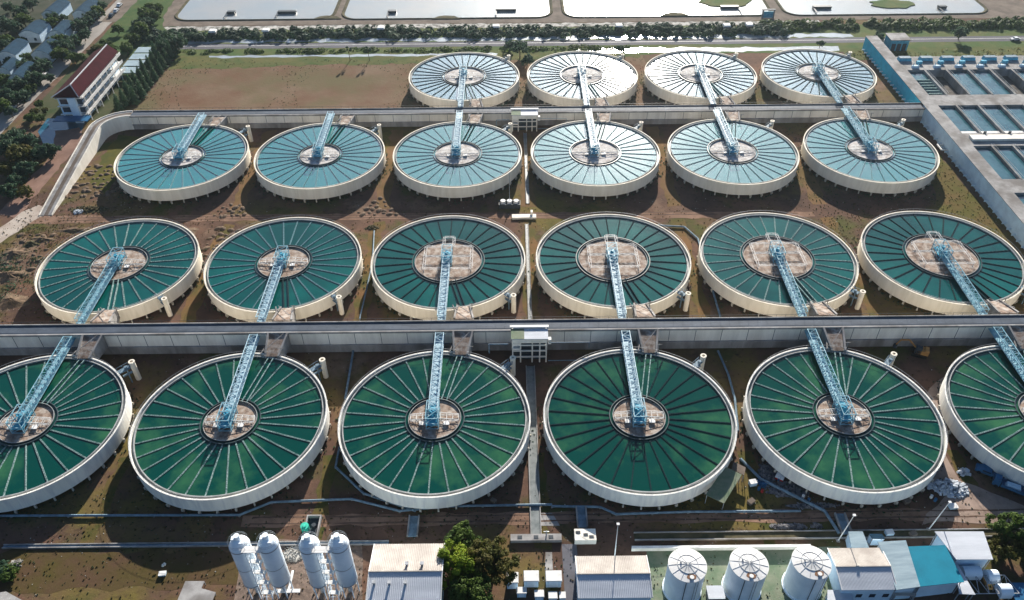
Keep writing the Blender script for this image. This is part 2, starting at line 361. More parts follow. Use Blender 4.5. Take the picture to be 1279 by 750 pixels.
def bridge_parts(par, mk):
    L0, L1 = -3.4, 29.0
    zb, zt, hw = 6.05, 7.8, 1.05
    def deck():
        mb = MB(); mb.box(-hw+.12, hw-.12, -1, L1, zb+.05, zb+.16); mb.box(-hw+.1, hw-.1, -1, L1, zb-.3, zb-.12); return mb.mesh('walkway', M['walk'] if mk == 'W' else M['trB'])
    def truss(sx):
        mb = MB(); n = 17; st = (L1-1)/n
        mb.bar((sx*hw, L0*0, zb), (sx*hw, L1, zb), .13); mb.bar((sx*hw, 0, zt), (sx*hw, L1-1.5, zt), .12)
        for k in range(n):
            y = 1+k*st; y2 = y+st
            mb.bar((sx*hw, y, zb), (sx*hw, y, zt), .07)
            if k < n-1: mb.bar((sx*hw, y, zb if k % 2 else zt), (sx*hw, y2, zt if k % 2 else zb), .065)
        return mb.mesh('truss_side', M['tr'+mk])
    def cross():
        mb = MB(); n = 17; st = (L1-1)/n
        for k in range(n):
            y = 1+k*st
            mb.bar((-hw, y, zt), (hw, y, zt), .07)
            if k < n-1: mb.bar((-hw if k % 2 else hw, y, zt), (hw if k % 2 else -hw, y+st, zt), .055)
        return mb.mesh('top_bracing', M['tr'+mk])
    link('walkway', cached(('deck', mk), deck), par)
    for sx in (-1, 1): link('truss_side', cached(('truss', mk, sx), lambda: truss(sx)), par)
    link('top_bracing', cached(('cross', mk), cross), par)
    def cage():
        mb = MB(); w_ = 1.45
        for z in (5.2, 7.0, 8.8):
            for a, b in (((-w_, -3.2), (w_, -3.2)), ((w_, -3.2), (w_, 2.6)), ((w_, 2.6), (-w_, 2.6)), ((-w_, 2.6), (-w_, -3.2)), ((-w_, -.3), (w_, -.3))):
                mb.bar((*a, z), (*b, z), .11)
        for x in (-w_, w_):
            for y in (-3.2, -.3, 2.6): mb.bar((x, y, 4.9), (x, y, 8.8), .12)
            mb.bar((x, -3.2, 5.2), (x, -.3, 8.8), .08); mb.bar((x, 2.6, 5.2), (x, -.3, 8.8), .08)
        for z in (7.0, 8.8): mb.bar((-w_, -3.2, z), (w_, -.3, z), .08); mb.bar((w_, -.3, z), (-w_, 2.6, z), .08)
        mb.bar((-w_, -3.2, 5.2), (w_, -3.2, 7), .08)
        return mb.mesh('drive_cage', M['trB'])
    def drive():
        mb = MB(); mb.cyl((0, -.3), .95, 4.9, 6.6, 18); mb.cyl((0, -.3), .5, 6.6, 8.3, 14); mb.box(-.7, .7, .3, 2.0, 6.2, 7.5); mb.box(-1.4, 1.4, -3.0, 2.4, 6.1, 6.22)
        return mb.mesh('drive_unit', M['drive'])
    dc = link('drive_cage', cached('cage', cage), par); link('drive_unit', cached('drive', drive), dc)
def scraper(par, rd, kind):
    """kind 0: lattice arm across the well ; 1: big open frame"""
    def arm():
        mb = MB(); L = rd-.4
        for y in (-.9, .9):
            for z in (5.35, 6.5): mb.bar((-L, y, 5.35 if z < 6 else 5.8), (0, y, z), .07); mb.bar((0, y, z), (L, y, 5.35 if z < 6 else 5.8), .07)
            k = 8
            for j in range(k+1):
                x = -L+2*L*j/k; mb.bar((x, y, 5.35), (x, y, 5.8+.7*(1-abs(x)/L)), .05)
                if j < k: x2 = x+2*L/k; mb.bar((x, y, 5.35), (x2, y, 5.8+.7*(1-abs(x2)/L)), .05)
        for j in range(9): x = -L+2*L*j/8; z = 5.8+.7*(1-abs(x)/L); mb.bar((x, -.9, z), (x, .9, z), .05); mb.bar((x, -.9, 5.35), (x, .9, 5.35), .05)
        mb.box(-3.6, -2.2, -2.2, -.9, 5.35, 5.5); mb.box(2.2, 3.6, -2.2, -.9, 5.35, 5.5)
        return mb.mesh('scraper_arm', M['white'])
    def frame():
        mb = MB(); X = rd*.70
        y0, y1 = -5.0, 5.6
        def lat(a, b):
            a = Vector(a); b = Vector(b); d = b-a; n = max(2, int(d.length/1.4)); q = Vector((-d.y, d.x, 0)).normalized()*.35
            for s_ in (-1, 1): mb.bar(a+q*s_, b+q*s_, .06)
            for j in range(n): mb.bar(a+d*(j/n)+q*(1 if j % 2 else -1), a+d*((j+1)/n)-q*(1 if j % 2 else -1), .045)
        z = 6.2
        for y in (y0, y1, .8): lat((-X, y, z), (X, y, z))
        for x in (-X, X): lat((x, y0, z), (x, y1, z)); mb.bar((x, y0, 4.9), (x, y0, z), .09); mb.bar((x, y1, 4.9), (x, y1, z), .09)
        for x in (-1.5, 1.5):
            lat((x, y1-1, 7.4), (x, y1+3.2, 7.4)); mb.bar((x, y1+3.2, 4.9), (x, y1+3.2, 7.4), .08)
        lat((-1.5, y1+3.2, 7.4), (1.5, y1+3.2, 7.4)); lat((-1.5, y1-1, 7.4), (1.5, y1-1, 7.4))
        return mb.mesh('scraper_frame', M['white'])
    if kind: link('scraper_frame', cached(('frame', rd), frame), par)
    else: link('scraper_arm', cached(('arm', rd), arm), par)
def inlet(par, sy, mk, far):
    """brown stilling box and double trough joining the channel side; sy=+1 channel behind, -1 in front"""
    def box():
        mb = MB(); x0, x1 = 3.4, 8.0; ya = 21.4; yb_ = 28.3
        P = [(x0+.6, ya), (x1-1.2, ya), (x1, yb_), (x0, yb_)]
        mb.prism([(a, b*sy) for a, b in (P if sy > 0 else P[::-1])], 3.2, 5.6)
        mb.v = [(vx, vy, (5.45 if far else (5.6 if abs(vy) < 25 else 7.25)) if vz > 5 else vz) for vx, vy, vz in mb.v]; return mb.mesh('inlet_box', M['sludge'])
    def cheeks():
        mb = MB()
        for a, b in (((3.7, 21.2), (3.2, 28.3)), ((7.1, 21.2), (8.3, 28.3))):
            d = Vector((b[0]-a[0], b[1]-a[1])); ang = math.atan2(d.y*sy, d.x); c = ((a[0]+b[0])/2, (a[1]+b[1])/2*sy)
            mb.obox(c, ang, d.length, .5, 3.0, 6.1)
        mb.v = [(vx, vy, (5.75 if far else (6.0 if abs(vy) < 25 else 7.6)) if vz > 6 else vz) for vx, vy, vz in mb.v]
        mb.bar((3.4, 22.0*sy, 7.0), (7.6, 27.2*sy, 7.0 if far else 8.2), .10); mb.bar((7.8, 22.5*sy, 5.5), (7.8, 22.5*sy, 7.6), .12, 6); mb.bar((7.0, 22.5*sy, 7.4), (8.6, 22.5*sy, 7.4), .08)
        mb.bar((2.4, 21.5*sy, 6.2), (4.0, 27.4*sy, 6.2), .18, 6)
        return mb.mesh('inlet_wall', M['conc'])
    def feed():
        mb = MB(); a = Vector((1.9, rd_*.95)); b = Vector((5.2, 21.5)); d = b-a; ang = math.atan2(d.y*sy, d.x); c = (a+b)/2; q = Vector((-d.y, d.x)).normalized()
        for s_ in (-.65, .65):
            mb.obox((c.x+q.x*s_, (c.y+q.y*s_)*sy), ang, d.length, .26, 4.7, 5.42)
        return mb.mesh('feed_trough', M[mk])
    rd_ = par['_rd']
    link('inlet_box', cached(('ibox', sy, far), box), par); link('inlet_wall', cached(('chk', sy, far), cheeks), par)
    link('feed_trough', cached(('feed', sy, mk, rd_), feed), par)
TK = {}
def tank(r, c, x, y):
    last = 5 if r else 5
    if r == 3: pos = ['', '', 'leftmost', 'second', 'third', 'rightmost'][c]
    elif r == 0: pos = ['leftmost', 'second', 'third', 'fourth', 'fifth', 'rightmost'][c]
    else: pos = ['leftmost', 'second', 'third', 'fourth', 'fifth', 'rightmost'][c]
    wc = {0: 'deep green water', 1: 'teal water', 2: 'blue-green water', 3: 'pale sky-blue water'}[r]
    t = thing('settling_tank', 'round settling tank of %s, %s in the %s' % (wc, pos+('' if pos in ('leftmost', 'rightmost') else ' from left'), ROWN[r]), 'water tank', (x, y, 0), 0, 'round settling tanks in four rows')
    rd = RDS[r][c]; t['_rd'] = rd
    mk = 'tr'+TRM[r][c]; ns = 36 if r == 3 else (32 if r == 2 else 30)
    link('wall', cached(('wall', r == 0), lambda: shade_sharp(mesh_wall('wallN' if r == 0 else 'wall'))), t, rot=R_.uniform(0, 6.28)); link('weir_ring', cached('rim', mesh_rim), t); link('gutter', cached('gut', mesh_gut), t); link('base', cached('base', mesh_base), t)
    for k in range(36):
        link('support_post', cached('post', mesh_post), t, rot=2*PI*(k+.5)/36)
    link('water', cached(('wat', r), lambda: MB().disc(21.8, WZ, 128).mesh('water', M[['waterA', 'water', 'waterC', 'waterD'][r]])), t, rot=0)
    sy = 1 if r in (0, 2) else -1
    af = math.atan2(16*sy, 3.9)
    for k in range(ns):
        a = 2*PI*(k+.5)/ns
        d = (a-af+PI) % (2*PI)-PI
        db = (a-PI/2*sy+PI) % (2*PI)-PI
        if abs(d) < .10 or abs(db) < .07: continue
        link('weir_trough', cached(('trough', rd, mk, r == 3), lambda: mesh_trough(rd+.9, mk, [.30, .34, .28, .38][r])), t, rot=a)
    cr = link('centre_ring', cached(('ring', rd), lambda: mesh_ring(rd)), t); link('ring_rail', cached(('lip', rd), lambda: mesh_lip(rd)), cr)
    link('centre_well', cached(('well', rd, r < 2), lambda: MB().disc(rd+.02, 5.0, 64).mesh('centre_well', M['sludge' if r < 2 else 'foam'])), t, rot=R_.uniform(0, 6.28))
    scraper(t, rd, 1 if (r == 1 and c > 1) else 0)
    inlet(t, sy, 'trD' if TRM[r][c] in 'DM' and r < 3 and not (r == 0) else 'trL', r >= 2)
    def rail():
        mb = MB(); n = 72
        for k in range(n):
            a = 2*PI*k/n; a2 = 2*PI*(k+1)/n
            mb.bar((22.8*math.cos(a), 22.8*math.sin(a), 6.4), (22.8*math.cos(a2), 22.8*math.sin(a2), 6.4), .03)
            mb.bar((22.8*math.cos(a), 22.8*math.sin(a), 5.5), (22.8*math.cos(a), 22.8*math.sin(a), 6.4), .03)
        return mb.mesh('handrail', M['steel'])
    if r < 2: link('handrail', cached('hrail', rail), t)
    del t['_rd']
    # bridge
    bl = {'B': 'blue', 'W': 'pale grey-blue'}[BRM[r][c]]
    side = 'running back to the channel' if sy > 0 else 'running forward to the channel'
    b = thing('truss_bridge', '%s lattice footbridge over the %s tank of the %s' % (bl, pos+('' if pos in ('leftmost', 'rightmost') else ' from left'), ROWN[r]), 'footbridge', (x-.35, y, 0), 0 if sy > 0 else PI, 'lattice footbridges over the tanks')
    bridge_parts(b, BRM[r][c])
    # drain tower beside the tank
    off = {0: (18.9, 19.3), 1: (19.3, -17.6), 2: (18.9, 19.3), 3: (18.6, 17.0)}[r]
    d = thing('drain_tower', 'cream upright drum beside the %s tank of the %s' % (pos+('' if pos in ('leftmost', 'rightmost') else ' from left'), ROWN[r]), 'valve drum', (x+off[0], y+off[1], 0), math.atan2(off[1], off[0]), 'upright drums beside the tanks')
    def drum():
        mb = MB(); mb.lathe([(.7, 0), (.7, 6.1), (.8, 6.15), (.8, 6.4), (.4, 6.4), (.4, 5.4), (0, 5.4)], 24); return mb.mesh('drum', M['wall'])
    def arm():
        mb = MB(); mb.box(-3.9, -.9, -.7, .7, 5.0, 5.2)
        for s_ in (-.7, .7): mb.bar((-3.9, s_, 6.1), (-.9, s_, 6.1), .05); mb.bar((-3.9, s_, 5.1), (-3.9, s_, 6.1), .05); mb.bar((-.9, s_, 5.1), (-.9, s_, 6.1), .05); mb.bar((-2.4, s_, 5.1), (-2.4, s_, 6.1), .05)
        mb.cyl((-1.9, -.2), .4, 5.2, 6.0, 10); return mb.mesh('access_platform', M['pipe'])
    def legs():
        mb = MB(); mb.bar((-1.8, 0, 0), (-1.8, 0, 5), .18, 8); mb.bar((-3.2, 0, 3.2), (-.8, 0, 3.2), .3, 10); return mb.mesh('drain_pipe', M['pipe'])
    link('drum', cached('drum', drum), d); link('access_platform', cached('darm', arm), d); link('drain_pipe', cached('dleg', legs), d)
for r in range(4):
    for c in range(6):
        if r == 3 and c < 2: continue
        tank(r, c, COLX[c], ROWY[r])

# ------------------------------------------------------------------ elevated channels
def channel(label, y0, y1, zt, x0, x1, two=True, bands=True):
    t = thing('elevated_channel', label, 'aqueduct', ((x0+x1)/2, (y0+y1)/2, 0)); cx, cy = t.location.x, t.location.y
    X0, X1, Y0, Y1 = x0-cx, x1-cx, y0-cy, y1-cy
    part('wall', MB().box(X0, X1, Y0+.35, Y1-.3, 0, zt-.35), M['concw'], t)
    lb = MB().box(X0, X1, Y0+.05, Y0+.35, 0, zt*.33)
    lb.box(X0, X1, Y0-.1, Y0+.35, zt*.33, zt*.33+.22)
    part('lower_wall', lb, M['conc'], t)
    jm = MB().box(0, .12, Y0+.30, Y0+.35, zt*.36, zt-.4).mesh('panel_joint', M['dark']); x = -133-cx if x0 < -160 else X0+3
    while x < min(X1, 140-cx if x0 < -160 else X1): link('panel_joint', jm, t, (x, 0, 0)); x += 7.0
    part('deck', MB().box(X0, X1, Y0+.3, Y1-.25, zt-.346, zt-.1), M['deck'], t)
    kb = MB(); kb.box(X0, X1, Y0-.12, Y0+.30, zt-.5, zt+.12); part('kerb', kb, M['conc'], t)
    kb = MB(); kb.box(X0, X1, Y1-.25, Y1+.05, zt-.5, zt+.22); part('kerb', kb, M['conc'], t)
    rb = MB(); x = X0+1
    while x < X1: rb.bar((x, Y1-.1, zt+.2), (x, Y1-.1, zt+1.1), .035); x += 2.5
    rb.bar((X0, Y1-.1, zt+1.1), (X1, Y1-.1, zt+1.1), .04); part('handrail', rb, M['dark'], t)
    return t
channel('long pale aqueduct with a dark road on top between the nearest two tank rows', 157.2, 161.3, 7.4, -190, 200)
channel('aqueduct with cream wall running between the two farthest tank rows', 282.2, 286.6, 5.6, -146, 159.8)
# curved ramp, west end of the far channel
def ramp():
    path = []
    for k in range(9):
        a = PI/2+k/8*PI/2; path.append((-146+(-1)*0+10.2*math.cos(a), 274.2+10.2*math.sin(a), 5.6))
    for k in range(1, 13): path.append((-156.2+k*.1, 274.2-k*4.2, 5.6*(1-k/12)**.9+.12 if k < 12 else .12))
    t = thing('channel_ramp', 'curved ramp of pale concrete sloping down at the left end of the far aqueduct', 'ramp', (-156, 250, 0))
    ox, oy = 156, -250
    def ribbon(o0, o1, dz0, dz1, name, m_, top=True):
        mb = MB(); prev = None
        for i, p in enumerate(path):
            a = path[max(0, i-1)]; b = path[min(len(path)-1, i+1)]; d = Vector((b[0]-a[0], b[1]-a[1])).normalized(); q = Vector((-d.y, d.x))
            s_ = [(p[0]+ox+q.x*o, p[1]+oy+q.y*o, max(-.2, p[2]+dz)) for o, dz in ((o0, dz0), (o1, dz0), (o1, dz1), (o0, dz1))]
            if prev:
                for k in range(4): mb.poly([prev[k], prev[(k+1) % 4], s_[(k+1) % 4], s_[k]])
            else: mb.poly(s_)
            prev = s_
        mb.poly(prev[::-1]); part(name, mb, m_, t)
    ribbon(-2.0, 2.0, -6, -.1, 'wall', M['concw']); ribbon(-1.9, -.7, -.095, .02, 'deck', M['conc']); ribbon(.7, 1.9, -.095, .02, 'deck', M['conc']); ribbon(-.65, .65, -.095, -.02, 'deck', M['bank'])
    ribbon(-2.2, -1.95, -6, .3, 'kerb', M['concw']); ribbon(1.95, 2.2, -6, .3, 'kerb', M['concw'])
ramp()

# valve houses on the channels
def valve_house(label, x0, y0, zt, wdt, dp, sx=1):
    t = thing('valve_house', label, 'gate house', (x0+wdt/2, y0+dp/2, 0)); W, D = wdt/2, dp/2
    fr = MB()
    for x in (-W, -W+.45*W, 0.12*W, .55*W, W-.35): fr.box(x, x+.35, -D, -D+.35, 0, zt)
    for z in (1.8, 4.0, 6.0): 
        if z < zt-.8: fr.box(-W, W, -D+.02, -D+.3, z, z+.35)
    for x in (-W, W-.35): fr.box(x, x+.35, D-.35, D, 0, zt)
    part('frame', fr, M['concw'], t)
    part('core_wall', MB().box(-W+.4, W-.4, -D+1.1, D-.4, .1, zt-.4), M['dark'], t)
    part('front_wall', MB().box(-W+.1, W-.1, -D-.03, -D+.02, zt-1.5, zt-.1), M['concw'], t)
    part('side_wall', MB().box(-W-.03, -W*.55, -D-.06, -D+1.0, zt-2.2, zt-1.55).box(-W-.03, -W*.55, -D-.06, -D+1.0, zt-4.0, zt-3.4), M['concw'], t)
    part('roof', MB().box(-W-.25, W+.25, -D-.3, D-.6, zt, zt+.22), M['roofG'], t)
    part('roof', MB().box(-W-.25, -W*.3, -D-.32, D-.7, zt+.224, zt+.3), M['yard'], t)
    part('canopy', MB().box(-W-.5, W+.5, D-.5, D+.3, zt+.35, zt+.7), M['white'], t)
    bx = MB().box(W+.3, W+1.1, -D+.6, -D+1.8, zt-2.6, zt-1.0); part('switch_box', bx, M['white'], t)
    pp = MB(); pp.bar((-W-1, -D, zt-1.8), (-W-6, -D, zt-1.8), .16, 8); pp.bar((-W-6, -D, zt-1.8), (-W-6, -D, zt-5), .16, 8); pp.bar((W+.4, -D, zt-1.4), (W+11, -D, zt-1.4), .1, 6); pp.bar((W+11, -D, zt-1.4), (W+11, -D, zt-3.4), .1, 6); pp.bar((W+.3, -D-1, 1.6), (W+8, -D-1, 1.6), .12, 6)
    part('pipe', pp, M['pipe'], t)
valve_house('grey valve house with open frame front on the near aqueduct', .0, 152.6, 8.6, 9.2, 4.3)
valve_house('small dim valve house in the middle of the far aqueduct', .9, 277.6, 6.8, 9.6, 4.3)

# ------------------------------------------------------------------ right-hand filter block
def filter_block():
    t = thing('filter_block', 'long concrete filter block with rows of rectangular basins along the right edge', 'filter basins', (160, 250, 0))
    def P(name, mb, m_): return part(name, mb, m_, t)
    # local offsets from (160,250); deck top 6
    Z = 6.1
    P('wall', MB().box(-.3, .3, -110, 34.5, .0, Z-.05), M['bluewall'])
    P('painted_wall', MB().box(-.3, .3, 37.2, 100, 0, Z-.05), M['cyan'])
    P('walkway', MB().box(-.45, 4.8, -110, 100, Z-.045, Z+.12), M['conc'])
    dk = MB(); rows = [(64.9, 42.3), (33.6, 11.9), (2.8, -19.2), (-27.5, -50), (-58, -80)]
    xs = [[4.9, 12, 21, 30, 39, 48, 57, 66, 75], [5.2, 11.8, 20.2, 29, 37.8, 46.6, 55.4, 64, 72.6], [3.9+.9, 11.4, 19.0, 26.8, 34.6, 42.4, 50, 58], [4.9, 13, 21, 29, 37, 45], [4.9, 13, 21, 29, 37]]
    yy = [100, 64.9, 42.3, 33.6, 11.9, 2.8, -19.2, -27.5, -50, -58, -80, -110]
    P('deck', MB().box(4.8, 120, 64.9, 78, 0, Z), M['conc'])
    for a, b in ((42.3, 33.6), (11.9, 2.8), (-19.2, -27.5), (-50, -58), (-80, -110)):
        P('deck', MB().box(4.8, 120, b, a, 0, Z), M['conc'])
    for i, ((yt, yb_), X) in enumerate(zip(rows, xs)):
        for j, x in enumerate(X[:-1]):
            mk = 'waterB'
            if i == 0 and j in (1, 4): mk = 'base'
            lvl = 5.2 if mk == 'waterB' else 3.0
            P('basin_water', MB().poly([(x+.3, yb_, lvl), (X[j+1]-.3, yb_, lvl), (X[j+1]-.3, yt, lvl), (x+.3, yt, lvl)]), M[mk])
            if i == 0 and j == 0:
                for k in range(6): P('wash_trough', MB().box(x+1.0, X[j+1]-.8, yb_+2+k*2.4, yb_+2.5+k*2.4, 5.2, 5.7), M['trL'])
            if i == 1: P('weir', MB().box(x+.4, X[j+1]-.4, yb_+.1, yb_+2.6, 5.2, 5.45), M['white'])
        for x in X[1:]:
            P('divider_wall', MB().box(x-.32, x+.32, yb_-.05, yt+.05, 0, Z+.14), M['conc'])
            P('divider_rail', MB().bar((x-.4, yb_, Z+.9), (x-.4, yt, Z+.9), .05).bar((x+.4, yb_, Z+.9), (x+.4, yt, Z+.9), .05), M['steel'])
    sl = MB().box(6, 60, 6.0, 9.2, Z+.05, Z+.9); P('pale_slab', sl, M['concw'])
    for k in range(9):
        x = 6+k*9.0
        P('gate_housing', MB().obox((x+3, 67.0), 0, 3.0, 1.2, Z, Z+1.0, .9), M['bluewall'])
        P('gate_spindle', MB().bar((x+2, 67.0, Z+1), (x+2, 67, Z+2.2), .15, 6).bar((x+4, 67.0, Z+1), (x+4, 67, Z+2.2), .15, 6), M['drive'])
        P('gate_cover', MB().obox((x+1.2, 74.5), 0, 5.6, 2.4, Z, Z+1.2, .85), M['drive'])
        P('gate_roof', MB().obox((x+1.2, 74.5), 0, 5.0, 2.2, Z+1.21, Z+1.4, .95), M['pipe'])
        P('valve_motor', MB().cyl((x+6.2, 10.4), .5, Z, Z+1.5, 10), M['dark'])
        P('valve_motor', MB().obox((x+6, 70.8), 0, 2.2, 1.2, Z, Z+1.2), M['drive'])
    pm = MB().box(-1.7, -.3, 0, .3, .8, 1.3).mesh('buttress', M['bluewall']); y = -60
    while y < 97:
        if not 33 < y < 38: link('buttress', pm, t, (0, y, 0))
        y += 3.2
    P('pipe_bend', MB().bar((-.4, 12, 1.5), (-2.6, 12, 1.5), .3, 10).bar((-2.6, 12, 1.5), (-2.6, 8, 1.5), .3, 10).bar((-2.6, 8, 1.5), (-.4, 8, 1.5), .3, 10), M['white'])
filter_block()
gh = thing('gate_chamber', 'dark blue gate chamber by the far end of the cyan wall', 'gate chamber', (*px(1118, 60)[:2], 0))
part('body', MB().box(-4, 4, -3.5, 3.5, 0, 5), M['drive'], gh); part('roof', MB().box(-4.5, 4.5, -4, 4, 5, 5.3), M['conc'], gh)
for k in range(3): part('door', MB().box(-3.4+k*2.4, -1.6+k*2.4, -3.55, -3.5, .1, 3.4), M['dark'], gh)

# ------------------------------------------------------------------ vegetation
def crown_mesh(seed, blobs, n, size, m_, name='crown'):
    r = random.Random(seed); mb = MB()
    tot = sum(b[3]**2 for b in blobs)
    for bx, by, bz, br, sq in blobs:
        k = int(n*br*br/tot)
        # clumps on the blob shell
        cl = []
        for j in range(max(6, int(br*5))):
            d = Vector((r.gauss(0, 1), r.gauss(0, 1), r.gauss(0, 1)*.9+.25)).normalized(); cl.append((d*br*r.uniform(.55, .95), br*r.uniform(.24, .42)))
        for j in range(k):
            c, cr = cl[r.randrange(len(cl))]
            d = Vector((r.gauss(0, 1), r.gauss(0, 1), r.gauss(0, 1))).normalized()
            p = c+d*cr*r.random()**.4
            p = Vector((bx+p.x, by+p.y, bz+p.z*sq))
            nn = (d+Vector((r.uniform(-.7, .7), r.uniform(-.7, .7), r.uniform(-.4, .9)))).normalized(); a = nn.orthogonal().normalized(); b = nn.cross(a); t = r.uniform(0, 6.3); a, b = a*math.cos(t)+b*math.sin(t), b*math.cos(t)-a*math.sin(t)
            s_ = size*r.uniform(.6, 1.3)
            mb.poly([p-a*s_, p-b*s_*.55, p+a*s_, p+b*s_*.55])
    return mb.mesh(name, m_)
def trunk_mesh(seed, h, rad, limbs=4, spread=1.6):
    r = random.Random(seed); mb = MB(); p = Vector((0, 0, -.1)); q = Vector((r.uniform(-.2, .2), r.uniform(-.2, .2), h*.55))
    mb.bar(p, q, rad, 8, rad*.65)
    for k in range(limbs):
        a = 2*PI*k/limbs+r.uniform(-.4, .4); e = q+Vector((math.cos(a)*spread*r.uniform(.6, 1), math.sin(a)*spread*r.uniform(.6, 1), h*.4*r.uniform(.7, 1)))
        mb.bar(q-Vector((0, 0, .1)), e, rad*.5, 6, rad*.15)
    return mb.mesh('trunk', M['trunk'])
PROTO = []
def blobset(seed, R, h):
    r = random.Random(seed); out = [(0, 0, h*.62, R*.75, .85)]
    for k in range(6):
        a = 2*PI*k/6+r.uniform(-.4, .4); d = R*r.uniform(.35, .62); out.append((math.cos(a)*d, math.sin(a)*d, h*r.uniform(.38, .72), R*r.uniform(.42, .62), .85))
    return out
for k in range(6):
    mk = ['leafD', 'leaf', 'leafD', 'leafB', 'leafD', 'leaf'][k]
    PROTO.append((crown_mesh(50+k, blobset(k, 4.4, 7), 3200, .42, M[mk]), trunk_mesh(k, 7, .3, 5, 2)))
def place_tree(k, x, y, s, label, group=None, name='broadleaf_tree', cat='tree', zs=1.):
    t = thing(name, label, cat, (x, y, 0), R_.uniform(0, 6.28), group); t.scale = (s, s, s*zs)
    link('crown', PROTO[k][0], t); link('trunk', PROTO[k][1], t); return t
def tree_cluster(pts, what, where, group, kinds=(0, 2, 4, 5), z=4.0, smin=.72, smax=1.0, order=True):
    P = sorted(pts, key=lambda p: (p[0]))
    for i, p in enumerate(P):
        q = px(p[0], p[1], z); s = (p[2] if len(p) > 2 else 1)*R_.uniform(smin, smax)
        place_tree(R_.choice(kinds), q.x, q.y, s, '%s, %s from the left %s' % (what, ORD[i] if i < 20 else str(i+1), where), group)
tree_cluster([(10, 6), (25, 14), (38, 4), (5, 30), (18, 33), (29, 24), (8, 47), (2, 56), (24, 44, .6)], 'dark bushy tree', 'in the wood at the far left corner', 'trees in the far left wood')
tree_cluster([(60, 28), (66, 21), (78, 17, .7), (98, 33), (108, 27), (115, 19), (121, 13), (126, 5), (104, 41, .8)], 'round dark tree', 'among the farthest blue-roofed houses', 'trees among the houses')
tree_cluster([(68, 57), (76, 50), (83, 58), (90, 50), (95, 47, .8), (75, 66), (86, 67, .8)], 'dense dark tree', 'in the clump beside the town road', 'trees in the roadside clump')
tree_cluster([(8, 71, .7), (33, 68, .8), (30, 82), (38, 88), (46, 79), (53, 84), (41, 98), (48, 95), (37, 106, .8), (56, 74, .7), (60, 92, .6)], 'dark green tree', 'in the belt before the nearer houses', 'trees before the nearer houses')
tree_cluster([(3, 98), (12, 108), (22, 106), (6, 118), (18, 122), (3, 132), (12, 136, .8), (27, 118, .8)], 'dark spreading tree', 'in the clump at the road\'s near end', 'trees at the near end of the road')
tree_cluster([(92, 69, .8), (100, 67, .7), (112, 60, .6), (119, 58, .7), (126, 55, .7), (133, 50, .6), (127, 46, .5), (138, 57, .7), (146, 33, .7)], 'low olive-green tree', 'on the verge behind the maroon-roofed building', 'trees on the verge', (1, 3, 5))
tree_cluster([(157, 57, .9), (166, 46, .8), (176, 36, 1), (184, 28, .9), (190, 20, 1), (181, 15, .9), (197, 8, .8), (172, 26, .7), (186, 4, .8)], 'bright green tree', 'on the bank left of the first pond', 'trees left of the first pond', (1, 5, 0))
tree_cluster([(16, 172, 1.3), (36, 178, 1.3), (6, 188, 1.2), (26, 195, 1.2), (48, 190, 1), (62, 186, .8), (8, 208, 1.1), (20, 222, 1), (33, 210, 1), (10, 236, .9), (30, 235, .7)], 'wide dark tree', 'left of the sloping ramp', 'wide trees by the ramp', (0, 2, 4, 3))
tree_cluster([(48, 128, .6), (42, 138, .6), (55, 135, .5), (38, 146, .7), (50, 146, .5)], 'small garden tree', 'in front of the blue-walled building', 'garden trees by the blue building', (1, 3), z=2.5)
tree_cluster([(222, 54, 1.3), (206, 60, 1.1), (212, 45, 1.0)], 'broad dark tree', 'at the end of the conical tree line', 'broad trees behind the field', (0, 2))
# lone trees
def lone(u, v, z, s, k, label, name='broadleaf_tree', zs=1.): q = px(u, v, z); place_tree(k, q.x, q.y, s, label, name=name, zs=zs)
lone(650, 62, 4, 1.0, 0, 'dark tree standing behind the gap between the two left tanks of the farthest row')
lone(659, 72, 4, .7, 4, 'shorter dark tree just in front of another tree between far-row tanks')
lone(637, 55, 3, .6, 2, 'small dark tree beside the service road left of the taller dark tree')
lone(1099, 45, 3, .6, 2, 'small dark bush tree by the far end of the cyan wall')
lone(1200, 42, 3, .8, 0, 'round dark tree beside the service road at far right')
lone(776, 62, 2, .5, 4, 'tiny dark tree on the canal edge behind the second tank of the far row')
lone(1026, 52, 3, .45, 0, 'tiny dark tree on the road edge behind the rightmost far-row tank')
# bare thin trees at the canal
for i, u in enumerate((438, 462)):
    q = px(u, 76); t = thing('thin_tree', 'thin tree throwing a shadow across the grass, %s one of two by the canal' % ['left', 'right'][i], 'tree', (q.x, q.y, 0), 0, 'thin trees by the canal')
    link('crown', cached('thinc', lambda: crown_mesh(9, [(0, 0, 5.6, 1.3, .9), (.6, .3, 4.6, .8, .8)], 300, .3, M['leafD'])), t); link('trunk', cached('thint', lambda: trunk_mesh(4, 6.5, .16, 4, 1)), t)
# conical trees
def cone_mesh(seed):
    r = random.Random(seed); mb = MB(); hh = 11.
    for j in range(1700):
        z = .6+(hh-.6)*(1-math.sqrt(r.random())); R0 = 2.25*(1-z/hh)**.8+.15; a = r.uniform(0, 6.28); lump = 1+.22*math.sin(a*5+z*2.1)+.15*math.sin(a*3-z*3.3)
        rr = R0*lump*r.uniform(.55, 1.05); p = Vector((rr*math.cos(a), rr*math.sin(a), z)); nn = Vector((math.cos(a), math.sin(a), r.uniform(-.5, .8))).normalized()
        u_ = nn.orthogonal().normalized(); v_ = nn.cross(u_); s_ = r.uniform(.2, .42); t = r.uniform(0, 6.28); u_, v_ = u_*math.cos(t)+v_*math.sin(t), v_*math.cos(t)-u_*math.sin(t)
        mb.poly([p-u_*s_, p-v_*s_*.6, p+u_*s_, p+v_*s_*.6])
    return mb.mesh('crown', M['leafC'])
CM = [cone_mesh(i) for i in range(3)]; CT = MB().bar((0, 0, 0), (0, 0, 9), .22, 8, .06).mesh('trunk', M['trunk'])
